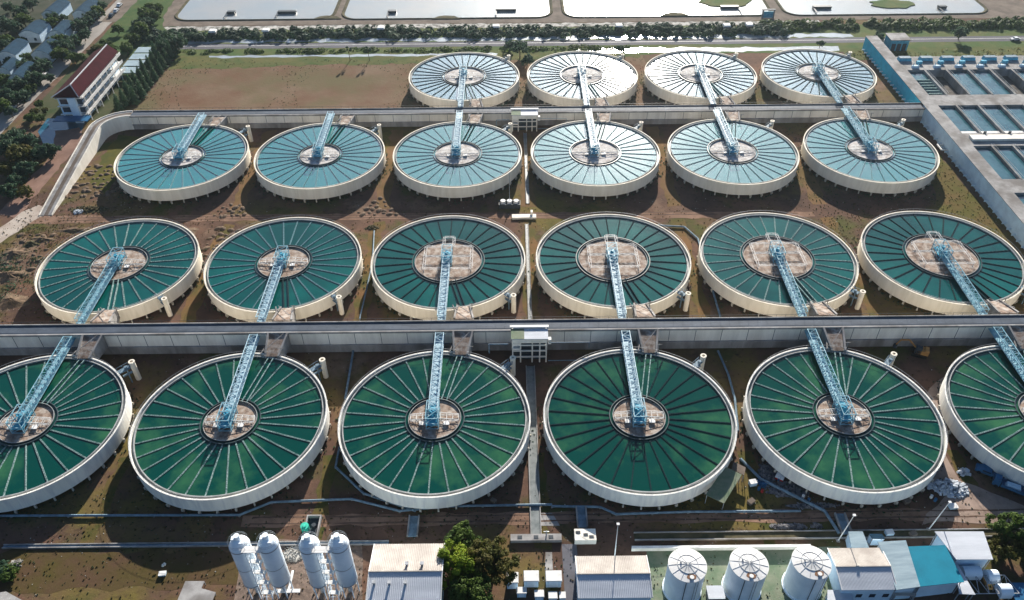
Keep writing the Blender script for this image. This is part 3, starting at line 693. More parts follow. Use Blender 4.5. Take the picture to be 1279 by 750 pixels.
for rown, (xo, n, y0, st, dx) in enumerate(((-156.4, 13, 297, 5.1, 0), (-152.2, 10, 304, 5.4, .1))):
    for k in range(n):
        t = thing('conical_tree', 'narrow conical tree, %s counting away in the %s line beside the brown field' % (ORD[k], ['outer', 'inner'][rown]), 'tree', (xo+R_.uniform(-.5, .5)+dx*k, y0+k*st+R_.uniform(-.5, .5), 0), R_.uniform(0, 6), 'conical trees in two lines')
        s = R_.uniform(.75, 1.0)*(1 if rown == 0 else .85); t.scale = (s*1.1, s*1.1, s*.92)
        link('crown', CM[k % 3], t); link('trunk', CT, t)
# near trees
def big_tree(u, v, z, R, h, mk, n, size, label, seed):
    q = px(u, v, z); t = thing('broadleaf_tree', label, 'tree', (q.x, q.y, 0))
    link('crown', crown_mesh(seed, blobset(seed, R, h), n, size, M[mk]), t); link('trunk', trunk_mesh(seed, h, .4, 6, R*.5), t)
big_tree(580, 672, 5, 4.0, 8, 'leaf', 9000, .27, 'bright green tree, farther of the clump beside the white-roofed warehouse', 31)
big_tree(574, 706, 6, 5.0, 9.5, 'leafY', 15000, .27, 'lime-yellow leaved tree against the warehouse wall', 32)
big_tree(615, 702, 6, 5.2, 9.5, 'leafB', 12000, .27, 'large olive-brown tree right of the lime-yellow one', 33)
big_tree(588, 738, 5, 4.6, 8, 'leaf', 9000, .27, 'dark green tree nearest the camera at the bottom edge', 34)
big_tree(1262, 662, 4, 4.4, 7.5, 'leaf', 8000, .27, 'dark green tree behind the grey shed roof at right edge', 35)
big_tree(1255, 686, 3, 3.2, 5.5, 'leafB', 5000, .25, 'olive-brown bushy tree beside the grey shed at right', 36)
big_tree(1285, 690, 3, 4.0, 6.5, 'leafB', 5000, .27, 'olive tree cut by the right picture edge', 37)
# hedge scrub
def scrub(name, n, x0, x1, y0, y1, h, size, m_, seed, label, step=None, gap=.5):
    r = random.Random(seed); mb = MB(); cl = []
    for k in range(int((x1-x0)*(y1-y0)/7)): cl.append((r.uniform(x0, x1), r.uniform(y0, y1), r.uniform(.4, 1)*h, r.uniform(1.2, 3)))
    for j in range(n):
        c = cl[r.randrange(len(cl))]; d = Vector((r.gauss(0, 1), r.gauss(0, 1), abs(r.gauss(0, 1)))).normalized(); p = Vector((c[0]+d.x*c[3], c[1]+d.y*c[3]*.7, .1+d.z*c[2])); nn = (d+Vector((r.uniform(-.6, .6), r.uniform(-.6, .6), .3))).normalized()
        u_ = nn.orthogonal().normalized(); v_ = nn.cross(u_); s_ = size*r.uniform(.5, 1.2); mb.poly([p-u_*s_, p-v_*s_*.6, p+u_*s_, p+v_*s_*.6])
    o = part(name, mb, m_); o['kind'] = 'stuff'; o['label'] = label; o['category'] = 'shrubs'; return o
ya, yb2 = yat(47.5), yat(36.5)
scrub('scrub', 30000, -172, 130, ya, yb2, 3.0, .75, M['leafD'], 1, 'dark green scrub belt between the service road and pond bank')
scrub('scrub', 14000, 120, 300, yat(42), yat(32), 2.6, .75, M['leaf'], 2, 'green scrub belt below the right-hand pond')
scrub('scrub', 6000, -155, 60, yat(64), yat(59.5), 1.0, .5, M['leaf'], 3, 'low green growth along the road edge before the canal')
scrub('scrub', 900, -165, -140, 190, 218, .8, .3, M['leafB'], 4, 'patchy scrub on waste ground at the left edge')
scrub('scrub', 1400, 150, 420, 338, 348, .8, .5, M['leafB'], 5, 'sparse scrub behind the filter block')

# ------------------------------------------------------------------ town at far left
sheet('green_bank', [(-192, 352), (-160, 350), (-158, 372), (-168, 384), (-172, 400), (-172, 520), (-192, 520)], .075, mat('lush_grass', (.035, .075, .025), (.065, .09, .03), .12, .95, world=True, bump=.4), .8, 4, 71)
sheet('green_bank', [(150, 338), (420, 336), (420, 350), (150, 351)], .04, mat('lush_grass2', (.05, .08, .025), (.10, .10, .035), .1, .95, world=True, bump=.4), .8, 4, 72)
sheet('green_bank', [(-150, 336), (-40, 340), (60, 344), (60, 350), (-150, 350)], .04, mat('lush_grass3', (.055, .08, .025), (.10, .095, .035), .1, .95, world=True, bump=.4), 1.5, 3, 73)
sheet('town_road', [(-205.5, 262), (-197, 262), (-195.5, 330), (-193.5, 430), (-193, 520), (-202, 520), (-202.5, 420), (-203.5, 330)], .04, M['asph'], .3, 5, 12)
sheet('town_ground', [(-320, 250), (-206, 250), (-204, 520), (-320, 520)], .02, mat('town_soil', (.03, .04, .025), (.06, .06, .045), .1, .95, world=True), 0)
sheet('town_ground', [(-193, 290), (-160, 290), (-160, 520), (-192, 520)], .02, mat('verge_ground', (.035, .055, .022), (.075, .07, .04), .1, .95, world=True), 0)
sheet('town_path', [tuple(px(*p)[:2]) for p in ((138, 62), (152, 55), (170, 46), (172, 38), (165, 36), (160, 45), (146, 52), (134, 57))], .03, M['asph'], .3, 3, 14)
def house(u, v, wpx, label, ln, ht=4.2, rise=1.7, vault=True):
    """u,v: middle of the white near gable at eave height"""
    q = px(u, v, ht); wd = wpx
    t = thing('house', label, 'house', (q.x, q.y, 0), 0, 'blue-roofed houses in the town')
    W = wd/2
    part('wall', MB().box(-W+.3, W-.3, .3, ln-.2, 0, ht-.02), M['bluebld'], t)
    n = 8; prof = [(-W+2*W*k/n, ht+rise*(math.sin(PI*k/n) if vault else 1-abs(2*k/n-1))) for k in range(n+1)]
    gb = MB(); gb.poly([(-W+.3, .28, 0), (W-.3, .28, 0)]+[(x*.97, .28, z-.05) for x, z in prof[::-1]]); gb.poly([(x*.97, .05, z-.05) for x, z in prof]+[(W*.97, .05, ht-.9), (-W*.97, .05, ht-.9)]); part('gable', gb, M['white'], t)
    rf = MB()
    for k in range(n):
        (x0, z0), (x1, z1) = prof[k], prof[k+1]
        rf.poly([(x0, -.3, z0), (x1, -.3, z1), (x1, ln, z1), (x0, ln, z0)]); rf.poly([(x0, -.3, z0+.12), (x1, -.3, z1+.12), (x1, ln, z1+.12), (x0, ln, z0+.12)])
        rf.poly([(x0, -.3, z0), (x1, -.3, z1), (x1, -.3, z1+.12), (x0, -.3, z0+.12)])
    part('roof', rf, M['roofb'], t)
    for s_ in (-1, 1):
        part('door' if s_ < 0 else 'window', MB().box(s_*W*.45-.6, s_*W*.45+.6, .2, .26, .1 if s_ < 0 else 1, 2.3), M['glass'], t)
    return t
HS = [(101, 17.5, 8.6, 'far blue-roofed house nearest the road with a white arched gable', 15),
      (62.5, 17.5, 8.4, 'far blue-roofed house left of the clump of small trees, white arched gable', 15),
      (70, 43, 7.6, 'blue-roofed house with half-hidden white gable beside the roadside trees', 13),
      (36, 43, 9.6, 'blue-roofed house with a wide white gable facing the camera', 13),
      (50, 68, 8.2, 'blue-roofed house with its white gable among the dark trees', 13),
      (8, 69, 8.0, 'blue-roofed house at the left picture edge with curved pale gable', 14),
      (5, 89, 5.0, 'small house at the left edge with a bright white end', 10),
      (21, 98, 7.4, 'nearest blue-roofed house, pale blue arched gable behind dark trees', 13)]
for h_ in HS: house(h_[0], h_[1], h_[2], h_[3], h_[4])
# office building with maroon roof
e0 = px(102, 121, 11); e1 = px(65, 123, 11); e2 = px(152, 65, 11)
bx0, bx1, by0, by1 = e1.x, e0.x, e0.y, e2.y
ob = thing('office_building', 'three-storey pale blue building with a hipped maroon roof beside the conical trees', 'building', ((bx0+bx1)/2, (by0+by1)/2, 0)); BW, BL = (bx1-bx0)/2, (by1-by0)/2
obw = part('wall', MB().box(-BW+.8, BW-2.6, -BL+.8, BL-.8, 0, 10.9), M['bluebld'], ob)
rf = MB(); r0 = px(88, 106, 15); rx = r0.x-(bx0+bx1)/2; ry0 = r0.y-(by0+by1)/2; ry1 = BL-1.5
A, B_, C_, D_ = (-BW-.5, -BL-.5, 10.95), (BW-.9, -BL-.5, 10.95), (BW-.9, BL+.5, 10.95), (-BW-.5, BL+.5, 10.95); E_, F_ = (rx, ry0, 15), (rx, ry1, 15)
rf.poly([A, B_, E_]); rf.poly([B_, C_, F_, E_]); rf.poly([C_, D_, F_]); rf.poly([D_, A, E_, F_]); rf.poly([A, D_, C_, B_]); obr = part('roof', rf, M['maroon'], ob)
part('ridge_cap', MB().bar(E_, F_, .22).bar(B_, E_, .2).bar(A, E_, .2), M['carw'], obr)
for fl in range(3):
    z = 3.5+fl*3.4
    part('balcony', MB().box(BW-2.5, BW, -BL+.2, BL-.4, z-.3, z).box(BW-.12, BW, -BL+.2, BL-.4, z+.02, z+.9), M['white'], ob)
    part('balcony', MB().box(-BW+.2, BW-.2, -BL, -BL+.75, z-.28, z+.0), M['white'], ob)
    for k in range(14):
        y = -BL+2+k*(2*BL-4)/13
        part('window', MB().box(BW-2.62, BW-2.57, y-1.1, y+1.1, z-3.0, z-.8), M['glass'], obw)
        if fl < 3 and k % 2 == 0: part('column', MB().box(BW-.3, BW-.05, y-.15, y+.15, z-3.4 if fl else 0, z-.3), M['white'], ob)
    for k in range(4):
        if k in (2,): continue
        x = -BW+1.5+k*(2*BW-4)/3.2
        part('window', MB().box(x, x+2.2, -BL+.74, -BL+.79, z-2.8, z-.7), M['glass'], obw)
part('stair_wall', MB().box(-BW*.05, BW*.5, -BL-.5, -BL+.74, 0, 10.6), M['bluebld'], ob)
part('entrance_canopy', MB().box(-BW-1, BW+1.5, -BL-5, -BL-.6, 3.0, 3.3), M['truckb'], ob)
part('roof_annex', MB().box(-BW-3.5, -BW+.5, -2, 12, 0, 7.5), M['bluebld'], ob)
sheet('pool_terrace', [tuple(px(*p)[:2]) for p in ((48, 164), (60, 148), (108, 150), (95, 182), (70, 186), (56, 184))], .03, M['pool'])
sh = thing('parking_canopy', 'grey framed canopy roof between the maroon-roofed building and conical trees', 'canopy', (-163.5, 340, 0))
for k in range(4): part('roof_panel', MB().box(-4, 4, -14+k*7, -8.2+k*7, 3.0, 3.15), M['roofP'], sh)
for x in (-3.7, 3.7):
    for y in (-13.5, -7, 0, 7, 13): part('post', MB().bar((x, y, 0), (x, y, 3), .1), M['steel'], sh)

# cars
def car_mesh():
    b = MB()
    prof = [(-2.1, .35), (-2.15, .8), (-1.2, .95), (-.7, 1.42), (.9, 1.45), (1.5, 1.0), (2.1, .9), (2.15, .4)]
    n = len(prof)
    for i in range(n):
        (x0, z0), (x1, z1) = prof[i], prof[(i+1) % n]
        b.poly([(x0, -.85, z0), (x1, -.85, z1), (x1, .85, z1), (x0, .85, z0)])
    b.poly([(x, -.85, z) for x, z in prof]); b.poly([(x, .85, z) for x, z in prof[::-1]])
    return b
def car(x, y, ang, mk, label, s=1., name='parked_car', group='vehicles along the town road'):
    t = thing(name, label, 'car', (x, y, 0), ang, group); t.scale = (s, s, s)
    link('body', cached(('car', mk), lambda: car_mesh().mesh('body', M[mk])), t)
    link('windows', cached('carw', lambda: MB().box(-.62, .85, -.87, .87, 1.0, 1.34).poly([(-1.14, -.7, 1.0), (-.74, -.7, 1.4), (-.74, .7, 1.4), (-1.14, .7, 1.0)]).mesh('windows', M['glass'])), t)
    for sx in (-1.3, 1.3):
        for sy in (-.86, .86): link('wheel', cached('wheel', lambda: MB().bar((0, -.11, 0), (0, .11, 0), .34, 12).mesh('wheel', M['rubber'])), t, (sx, sy, .34))
for i, (u, v, mk, lab) in enumerate([(30, 121, 'carw', 'white car at the near end of the town road'), (25, 127, 'card', 'dark car behind the white one on the town road'), (20, 134, 'carw', 'pale car nearest the left edge on the town road'),
    (57, 96, 'carw', 'white car beneath the trees beside the road bend'), (51, 101, 'card', 'dark car parked under the roadside trees'), (150, 8, 'carw', 'white car at the distant end of the town road'), (146, 15, 'carw', 'pale car halfway up the distant town road'), (140, 21, 'card', 'dark car on the distant town road verge')]):
    q = px(u, v); car(q.x, q.y, PI/2, mk, lab)
for i, (u, v, mk, lab) in enumerate([(121, 133, 'carw', 'white car parked nearest beside the maroon-roofed building'), (126, 126, 'card', 'dark car parked second beside the maroon-roofed building'), (131, 119, 'carw', 'white car parked third beside the maroon-roofed building'), (136, 112, 'card', 'dark car parked farthest beside the maroon-roofed building')]):
    q = px(u, v); car(q.x, q.y, 0, mk, lab, group='cars parked by the office')
q = px(1268, 50.5); car(q.x, q.y, 0, 'carw', 'white car driving on the far service road', group='cars on the service road')

# little pump huts and jetties at the ponds
for i, (u, v) in enumerate(((268, 46), (334, 45), (477, 42), (620, 40), (773, 39), (907, 39), (935, 38))):
    q = px(u, v); t = thing('pump_hut', 'little white-roofed pump hut, %s from the left along the scrub belt' % ORD[i], 'hut', (q.x, q.y, 0), 0, 'pump huts along the scrub')
    link('wall', cached('hutw', lambda: MB().box(-1.3, 1.3, -1.2, 1.2, 0, 2.6).mesh('wall', M['conc'])), t); link('roof', cached('hutr', lambda: MB().obox((0, 0), 0, 3.6, 3.2, 2.6, 3.3, .8).mesh('roof', M['white'])), t)
    link('door', cached('hutd', lambda: MB().box(-.4, .4, -1.25, -1.2, 0, 2).mesh('door', M['dark'])), t)
for i, (u, v, dx, L) in enumerate(((281, 19, 1, 4), (345, 18.5, 1, 9), (484, 18, 1, 4), (620, 15.5, 1, 10), (926, 12, -1, 9), (1020, 12.5, 1, 9), (1178, 12, 1, 4))):
    q = px(u, v+4.5); t = thing('pond_jetty', 'short jetty with a dark floating intake, %s from the left along the ponds' % ORD[i], 'jetty', (q.x, q.y, 0), 0, 'jetties on the ponds')
    part('gangway', MB().box(-.35, .35, -1, 6.2, .7, .85).bar((-.3, 5.8, -.2), (-.3, 5.8, 1.4), .08).bar((.3, 5.8, -.2), (.3, 5.8, 1.4), .08), M['dark'], t)
    part('float', MB().box(0 if dx > 0 else -L, L if dx > 0 else 0, 5.2, 7.2, .2, 1.3), M['dark'], t)
q = px(959, 23); t = thing('sluice_gate', 'dark sluice gate on the bank road between two ponds', 'sluice', (q.x, q.y, 0))
part('frame', MB().box(-3, -2.4, -.4, .4, 0, 4).box(2.4, 3, -.4, .4, 0, 4).box(-3.2, 3.2, -.6, .6, 4, 4.4), M['conc'], t); part('gate', MB().box(-2.4, 2.4, -.12, .12, .2, 3.4), M['drive'], t)

# ------------------------------------------------------------------ pipes, ducts, ditches on site
def duct(label, x0, x1, y0, y1, h, m_, cover=None, name='cable_duct', cat='duct'):
    t = thing(name, label, cat, ((x0+x1)/2, (y0+y1)/2, 0)); W, D = (x1-x0)/2, (y1-y0)/2
    if W > D:
        part('side_wall', MB().box(-W, W, -D, -D+.2, 0, h), m_, t); part('side_wall', MB().box(-W, W, D-.2, D, 0, h), m_, t)
        part('bed', MB().box(-W, W, -D+.2, D-.2, 0, h*.4), M['pipe'] if cover is None else cover, t)
    else:
        part('side_wall', MB().box(-W, -W+.2, -D, D, 0, h), m_, t); part('side_wall', MB().box(W-.2, W, -D, D, 0, h), m_, t)
        part('bed', MB().box(-W+.2, W-.2, -D, D, 0, h*.4), M['pipe'] if cover is None else cover, t)
duct('long concrete drain running away between third and fourth tank columns, near rows', 3.6, 6.0, 98.5, 151, .5, M['conc'], M['gutter'])
duct('concrete drain continuing away between second-row tanks in mid picture', 4.6, 5.8, 163, 216, .4, M['conc'], M['gutter'])
duct('concrete drain between third-row tanks below the far valve house', 5.2, 6.4, 228, 276, .4, M['conc'], M['gutter'])
y_ = yat(677); duct('long narrow concrete water trough crossing the lower left ground', -110, -27, y_-.5, y_+.5, .4, M['conc'], M['pipe'], 'water_trough')
y_ = px(1000, 669).y; duct('pale rubble-edged drain behind the three white storage tanks', 26, 130, y_-1.0, y_+1.0, .5, M['conc'], M['moss'])
y_ = yat(646)
def pipe_run(label, pts, r=.28, m_='pipe', z=.45):
    P = [Vector((*px(u, v)[:2], z)) for u, v in pts]; c = P[0].copy(); c.z = 0
    t = thing('pipeline', label, 'pipe', c)
    mb = MB()
    for a, b in zip(P, P[1:]): mb.bar(a-c, b-c, r, 8)
    part('pipe', mb, M[m_], t); sm = MB().box(-.2, .2, -.25, .25, 0, z-.05).mesh('saddle', M['conc'])
    for a, b in zip(P, P[1:]):
        n = max(1, int((b-a).length/6))
        for k in range(n): p = a+(b-a)*k/n-c; link('saddle', sm, t, (p.x, p.y, 0))
pipe_run('thin blue-grey pipeline crossing the shaded ground at lower left', [(-20, 646), (300, 645), (340, 629), (440, 625), (500, 640), (560, 634), (690, 632)])
pipe_run('pipeline skirting the fourth near tank front', [(690, 634), (750, 635), (770, 644), (860, 641), (1000, 640)])
pipe_run('pipe sloping down left of the third near tank', [(425, 560), (420, 585), (455, 618), (520, 640)])
pipe_run('pipe running diagonally under the fifth near tank', [(925, 575), (950, 600), (1030, 640), (1048, 668)], .35)
pipe_run('pipe running up from the near aqueduct beside the fourth second-row tank', [(900, 398), (872, 300), (855, 285), (800, 282)], .3)
pipe_run('dark pipe below the near aqueduct right of the fourth near tank', [(897, 440), (910, 470), (918, 500), (922, 540)], .3)
pipe_run('dark pipe below the near aqueduct left of the third near tank', [(442, 440), (437, 470), (432, 500)], .3)
pipe_run('dark thin pipe between the second and third tanks of the second row', [(450, 400), (466, 330), (468, 290)], .22)
for i, (u, v) in enumerate(((517, 659), (727, 648), (1053, 656))):
    q = px(u, v); t = thing('access_ramp', 'blue-grey concrete crossing slab over the drain, %s from the left' % ORD[i], 'slab bridge', (q.x, q.y, 0), 0, 'slab crossings')
    part('slab', MB().box(-.9, .9, -2.6, 2.6, .3, .5), M['pipe'], t); part('parapet', MB().box(-1.2, -.9, -2.6, 2.6, .2, .95), M['conc'], t); part('parapet', MB().box(.9, 1.2, -2.6, 2.6, .2, .95), M['conc'], t)
# concrete chambers mid bottom
q = px(731, 673); t = thing('valve_chamber', 'concrete chamber with dark openings at the head of the service path', 'chamber', (q.x, q.y, 0))
part('body', MB().box(-2.3, 2.3, -1.4, 1.4, 0, 1.6), M['concw'], t)
for a, b in ((-1.5, .5), (.1, -.1), (1.3, -.6)): part('hatch', MB().box(a-.5, a+.5, b-.35, b+.35, 1.6, 1.66), M['dark'], t)
q = px(670, 674); t = thing('pipe_culvert', 'low concrete culvert with square hatches beside the olive-brown tree', 'culvert', (q.x, q.y, 0))
part('body', MB().box(-5.5, 5.5, -.8, .8, 0, .9), M['conc'], t)
for a in (-3.5, 0, 3.2): part('hatch', MB().box(a-.5, a+.5, -.4, .4, .9, .96), M['dark'], t)
part('upright_pipe', MB().bar((2.2, .3, .9), (2.2, .3, 2.6), .15, 8).bar((1.6, .3, 2.4), (2.8, .3, 2.4), .1, 6), M['steel'], t)
p0 = px(712, 690); sheet('service_path', [(p0.x-1.6, 60), (p0.x+1.6, 60), (p0.x+1.6, px(712, 680).y), (p0.x-1.6, px(712, 680).y)], .03, M['asph2'])
sheet('concrete_pad', [tuple(px(*p)[:2]) for p in ((666, 641), (690, 641), (700, 657), (664, 657))], .04, M['conc'])
sheet('service_path', [tuple(px(*p)[:2]) for p in ((682, 690), (690, 690), (691, 712), (681, 712))], .03, M['conc'])
# transformers near far aqueduct
q = px(637, 258); t = thing('transformer_station', 'three small white drums in a dark frame between third-row tanks', 'transformer', (q.x, q.y, 0))
part('frame', MB().box(-3.6, 3.6, -1.4, -1.2, 0, 1.6).box(-3.6, 3.6, 1.2, 1.4, 0, 1.6).box(-3.6, -3.4, -1.2, 1.2, 0, 1.6).box(3.4, 3.6, -1.2, 1.2, 0, 1.6).box(-3.4, 3.4, -1.2, 1.2, 0, .4), M['dark'], t)
for x in (-2.2, 0, 2.2): part('drum', MB().cyl((x, 0), .85, .4, 2.4, 16), M['white'], t)
part('mast', MB().bar((0, .6, 0), (0, .6, 13), .09, 6), M['steel'], t)
# culvert near middle
q = px(655, 272); t = thing('culvert_slab', 'white concrete culvert head on the dirt track between tank rows', 'culvert', (q.x, q.y, 0)); part('slab', MB().box(-4, 4, -1, 1, 0, .7), M['concw'], t); part('post', MB().box(2.2, 2.9, .4, 1.8, .7, 1.8), M['concw'], t)

# debris, dirt heaps
def heap(name, u, v, w_, d_, h_, mk, label, seed, n=26, group=None, cat='heap'):
    q = px(u, v); r = random.Random(seed); mb = MB().prism([(math.cos(2*PI*j/14)*w_*.42*r.uniform(.8, 1.1), math.sin(2*PI*j/14)*d_*.42*r.uniform(.7, 1.1)) for j in range(14)], 0, .05)
    for k in range(n*3):
        a = r.uniform(0, 6.28); rr = r.random()**.6*.9; s_ = r.uniform(.12, .5)*min(1.2, h_+.4)
        mb.obox((math.cos(a)*rr*w_/2, math.sin(a)*rr*d_/2), r.uniform(0, 3), s_*r.uniform(.8, 2.2), s_*r.uniform(.6, 1.6), 0, h_*(1-rr)*r.uniform(.6, 1)+.15, r.uniform(.3, .9))
    o = part(name, mb, M[mk], loc=(q.x, q.y, 0)); return tag(o, label, cat, group)
heap('plastic_heap', 1188, 610, 9, 6, 1.4, 'tarp', 'heap of white plastic sheeting beside the fifth near tank', 1, 60)
heap('sack', 1204, 590, 3, 3, 1.4, 'tarp', 'large white sack pile near the parked blue vehicles', 2, 10)
heap('plastic_heap', 1165, 607, 4, 3, .5, 'tarp', 'thin scatter of pale plastic left of the white heap', 8, 16)
heap('scrap_heap', 985, 658, 9, 1.6, .6, 'junk', 'grey scrap line on the track behind the storage tanks', 3, 60)
heap('scrap_heap', 1020, 657, 3, 1.4, .5, 'junk', 'small scrap pile beside the diagonal pipe crossing', 9, 14)
heap('scrap_heap', 985, 612, 12, 5, .6, 'junk', 'scattered scrap in the shade beside the fifth near tank', 4, 50)
heap('scrap_heap', 960, 592, 5, 7, .6, 'junk', 'scattered scrap behind the green-roofed shed', 5, 30)
heap('blue_tarp', 953, 605, 2.4, 2.6, .7, 'truckb', 'small crumpled blue tarpaulin by the green-roofed shed', 6, 8)
heap('scrap_heap', 1015, 632, 14, 2, .4, 'junk', 'pale litter strewn under the front of the fifth near tank', 16, 26)
heap('rubble_heap', 98, 265, 4, 2.4, .8, 'tarp', 'pale blue rubble pile at the end of the planted plot', 7, 14)
heap('rubble_heap', 112, 262, 16, 5, .7, 'moss', 'dark brush heap below the planted plot', 17, 40)
heap('rubble_heap', 20, 705, 3, 2.5, .9, 'gravel', 'pale rubble beside the dark bush at lower left', 18, 14)
heap('scrap_heap', 465, 285, 5, 3, .5, 'moss', 'dark brush pile between the second and third tanks of the second row', 19, 18)
M['soilheap'] = mat('heap_soil', (.17, .12, .085), (.10, .075, .05), .8, .95, bump=.6)
def soil_heap(u, v, w_, d_, h_, seed, label, mk='soilheap'):
    q = px(u, v); r = random.Random(seed); mb = MB(); n = 26; rings = 6; ph = [r.uniform(0, 6.28) for _ in range(4)]
    i = 0
    for k in range(rings+1):
        f = k/rings; z = h_*(1-f)**1.4
        for j in range(n):
            t = 2*PI*j/n; R1 = f*(1+.16*math.sin(3*t+ph[0])+.10*math.sin(5*t+ph[1])+.06*math.sin(9*t+ph[2])); mb.v.append((R1*w_/2*math.cos(t), R1*d_/2*math.sin(t), max(.0, z+r.uniform(-.14, .14)*h_*(1-f)) if k < rings else 0))
    for k in range(rings):
        for j in range(n): j2 = (j+1) % n; mb.f.append((k*n+j, (k+1)*n+j, (k+1)*n+j2, k*n+j2))
    o = part('soil_heap', mb, M[mk], loc=(q.x, q.y, 0)); tag(o, label, 'soil heap')
soil_heap(18, 318, 9, 7, 1.3, 1, 'pinkish-brown soil heap at the left edge below the pale track')
soil_heap(12, 345, 11, 7, 1.4, 2, 'broad brown soil heap at the left edge, middle of three')
soil_heap(14, 378, 10, 8, 1.5, 3, 'brown soil heap nearest the aqueduct at the left edge')
soil_heap(52, 300, 8, 4, .9, 4, 'low earth ridge just left of the first second-row tank')
soil_heap(95, 288, 12, 3, .7, 5, 'long low earth ridge behind the first second-row tank')
soil_heap(236, 290, 6, 5, .7, 6, 'low soil heap between the first and second tanks of the second row')
soil_heap(40, 305, 5, 4, 1.0, 7, 'dark overgrown mound left of the first second-row tank', 'moss')
scrub('scrub', 1500, -163, -146, 178, 204, .9, .3, M['leafD'], 14, 'dark weeds over the waste ground left of the second-row tanks')
lone(12, 716, 1.2, .55, 1, 'dark green bush at the lower left corner', zs=.6)
lone(3, 712, 1.2, .5, 0, 'darker bush cut by the lower left picture edge', zs=.6)
# planted mounds (countable clumps)
r = random.Random(3); k = 0
mm = [MB().lathe([(1.05, 0), (.8, .25), (.4, .42), (.05, .48)], 9).mesh('soil_mound', mat('mound_soil', (.17, .125, .09), (.10, .075, .055), 1.2, .95, bump=.6))]
def mounds(x0, x1, y0, y1, nx, ny, where, tri=False):
    global k
    for j in range(ny):
        for i in range(nx):
            fx = (i+.5)/nx; fy = (j+.5)/ny
            if tri and abs(fx-.5) > .5*(1-fy)+.02: continue
            x = x0+(x1-x0)*fx+r.uniform(-.8, .8); y = y0+(y1-y0)*fy+r.uniform(-.8, .8)
            o = link('soil_mound', mm[0], None, (x, y, 0), r.uniform(0, 6)); s = r.uniform(.45, 1.15); o.scale = (s*r.uniform(.9, 1.5), s*.85, s)
            tag(o, 'small brown soil mound in the dug plot %s' % where, 'soil mound', 'soil mounds %s' % where)
mounds(-154, -136, 234, 256, 8, 8, 'left of the third-row tanks')
mounds(-100, -87, 222, 232, 6, 5, 'between the first and second third-row tanks', True)
mounds(-52, -37, 222, 233, 7, 5, 'between the second and third third-row tanks', True)
mounds(-160, -146, 190, 214, 5, 7, 'at the left edge beside the second-row tanks')
mounds(-97, -88, 200, 216, 4, 6, 'between the first two second-row tanks')

# ------------------------------------------------------------------ silos
def silo_pair(u1, u2, vtop, label):
    tops = [px(u1, vtop[0], 19.5), px(u2, vtop[1], 19.5)]; c = (tops[0]+tops[1])/2
    for i, q in enumerate(tops):
        t = thing('silo', label % ['left', 'right'][i], 'silo', (q.x, q.y, 0), 0, 'pale blue steel silos')
        shl = part('shell', MB().lathe([(.5, 2.2), (1.95, 4.6), (1.95, 17.2), (1.75, 17.8), (.7, 19.0), (0, 19.1)], 32), M['steelw'], t, smooth=True)
        part('seam', MB().lathe([(1.97, 16.9), (2.04, 16.9), (2.04, 17.1), (1.97, 17.1)], 32, closed=True).lathe([(1.97, 10.6), (2.0, 10.6), (2.0, 10.75), (1.97, 10.75)], 32, closed=True).lathe([(1.97, 4.7), (2.03, 4.7), (2.03, 4.9), (1.97, 4.9)], 32, closed=True), M['steel'], shl)
        part('top_filter', MB().cyl((0, .1), .55, 18.6, 20.1, 14).box(-1.1, -.5, -.4, .5, 18.2, 19.4).box(.3, 1.2, -.9, -.1, 18.1, 18.9), M['steelw'], t)
        part('guard_rail', MB().lathe([(1.9, 18.25), (1.9, 18.33)], 24).lathe([(1.9, 18.7), (1.9, 18.78)], 24), M['steel'], t)
        for k in range(6):
            a = PI*k/3; part('leg', MB().bar((1.8*math.cos(a), 1.8*math.sin(a), 0), (1.8*math.cos(a), 1.8*math.sin(a), 5.2), .14), M['steelw'], t)
        part('outlet', MB().cyl((0, 0), .5, .3, 2.3, 12), M['steel'], t)
    # ladder tower
    t = thing('ladder_tower', ('white zigzag stair tower between ' + label.replace('%s silo of ', '')).replace('pale blue steel ', ''), 'stair tower', (c.x+.1, c.y-1.6, 0), 0, 'stair towers at the silos')
    for x in (-1, 1):
        for y in (-1, 1): part('post', MB().bar((x*.95, y*.9, 0), (x*.95, y*.9, 17.8), .09), M['steelw'], t)
    for k in range(9):
        z = 1.4+k*1.9
        ldg = part('landing', MB().box(-.95, .95, -.9 if k % 2 else .1, -.1 if k % 2 else .9, z, z+.09), M['white'], t)
        part('stair', MB().bar((-.6, .8 if k % 2 else -.8, z-1.9+.1), (-.6, -.4 if k % 2 else .4, z), .12).bar((.6, .8 if k % 2 else -.8, z-1.9+.1), (.6, -.4 if k % 2 else .4, z), .12), M['steelw'], t)
        part('rail', MB().bar((-.95, -.9, z+.9), (.95, -.9, z+.9), .04).bar((.95, -.9, z+.9), (.95, .9, z+.9), .04).bar((-.95, -.9, z+.9), (-.95, .9, z+.9), .04), M['steelw'], ldg)
    part('top_gangway', MB().box(-1.9, 1.9, -.7, .7, 17.8, 17.95).bar((-1.9, -.7, 18.9), (1.9, -.7, 18.9), .05).bar((-1.9, .7, 18.9), (1.9, .7, 18.9), .05), M['white'], t)
silo_pair(296, 332, (672, 671), '%s silo of the left-hand pale blue steel silo pair')
silo_pair(384, 421, (672, 671), '%s silo of the right-hand pale blue steel silo pair')
sheet('silo_yard', [tuple(px(*p)[:2]) for p in ((300, 700), (350, 674), (452, 676), (454, 760), (292, 760))], .03, mat('yard_soil', (.20, .15, .12), (.11, .085, .07), .6, .95, world=True, bump=.4), .2, 3, 15)
heap('rubble_heap', 368, 692, 6, 5, .4, 'gravel', 'pale pipework clutter between the two silo pairs', 21, 40)
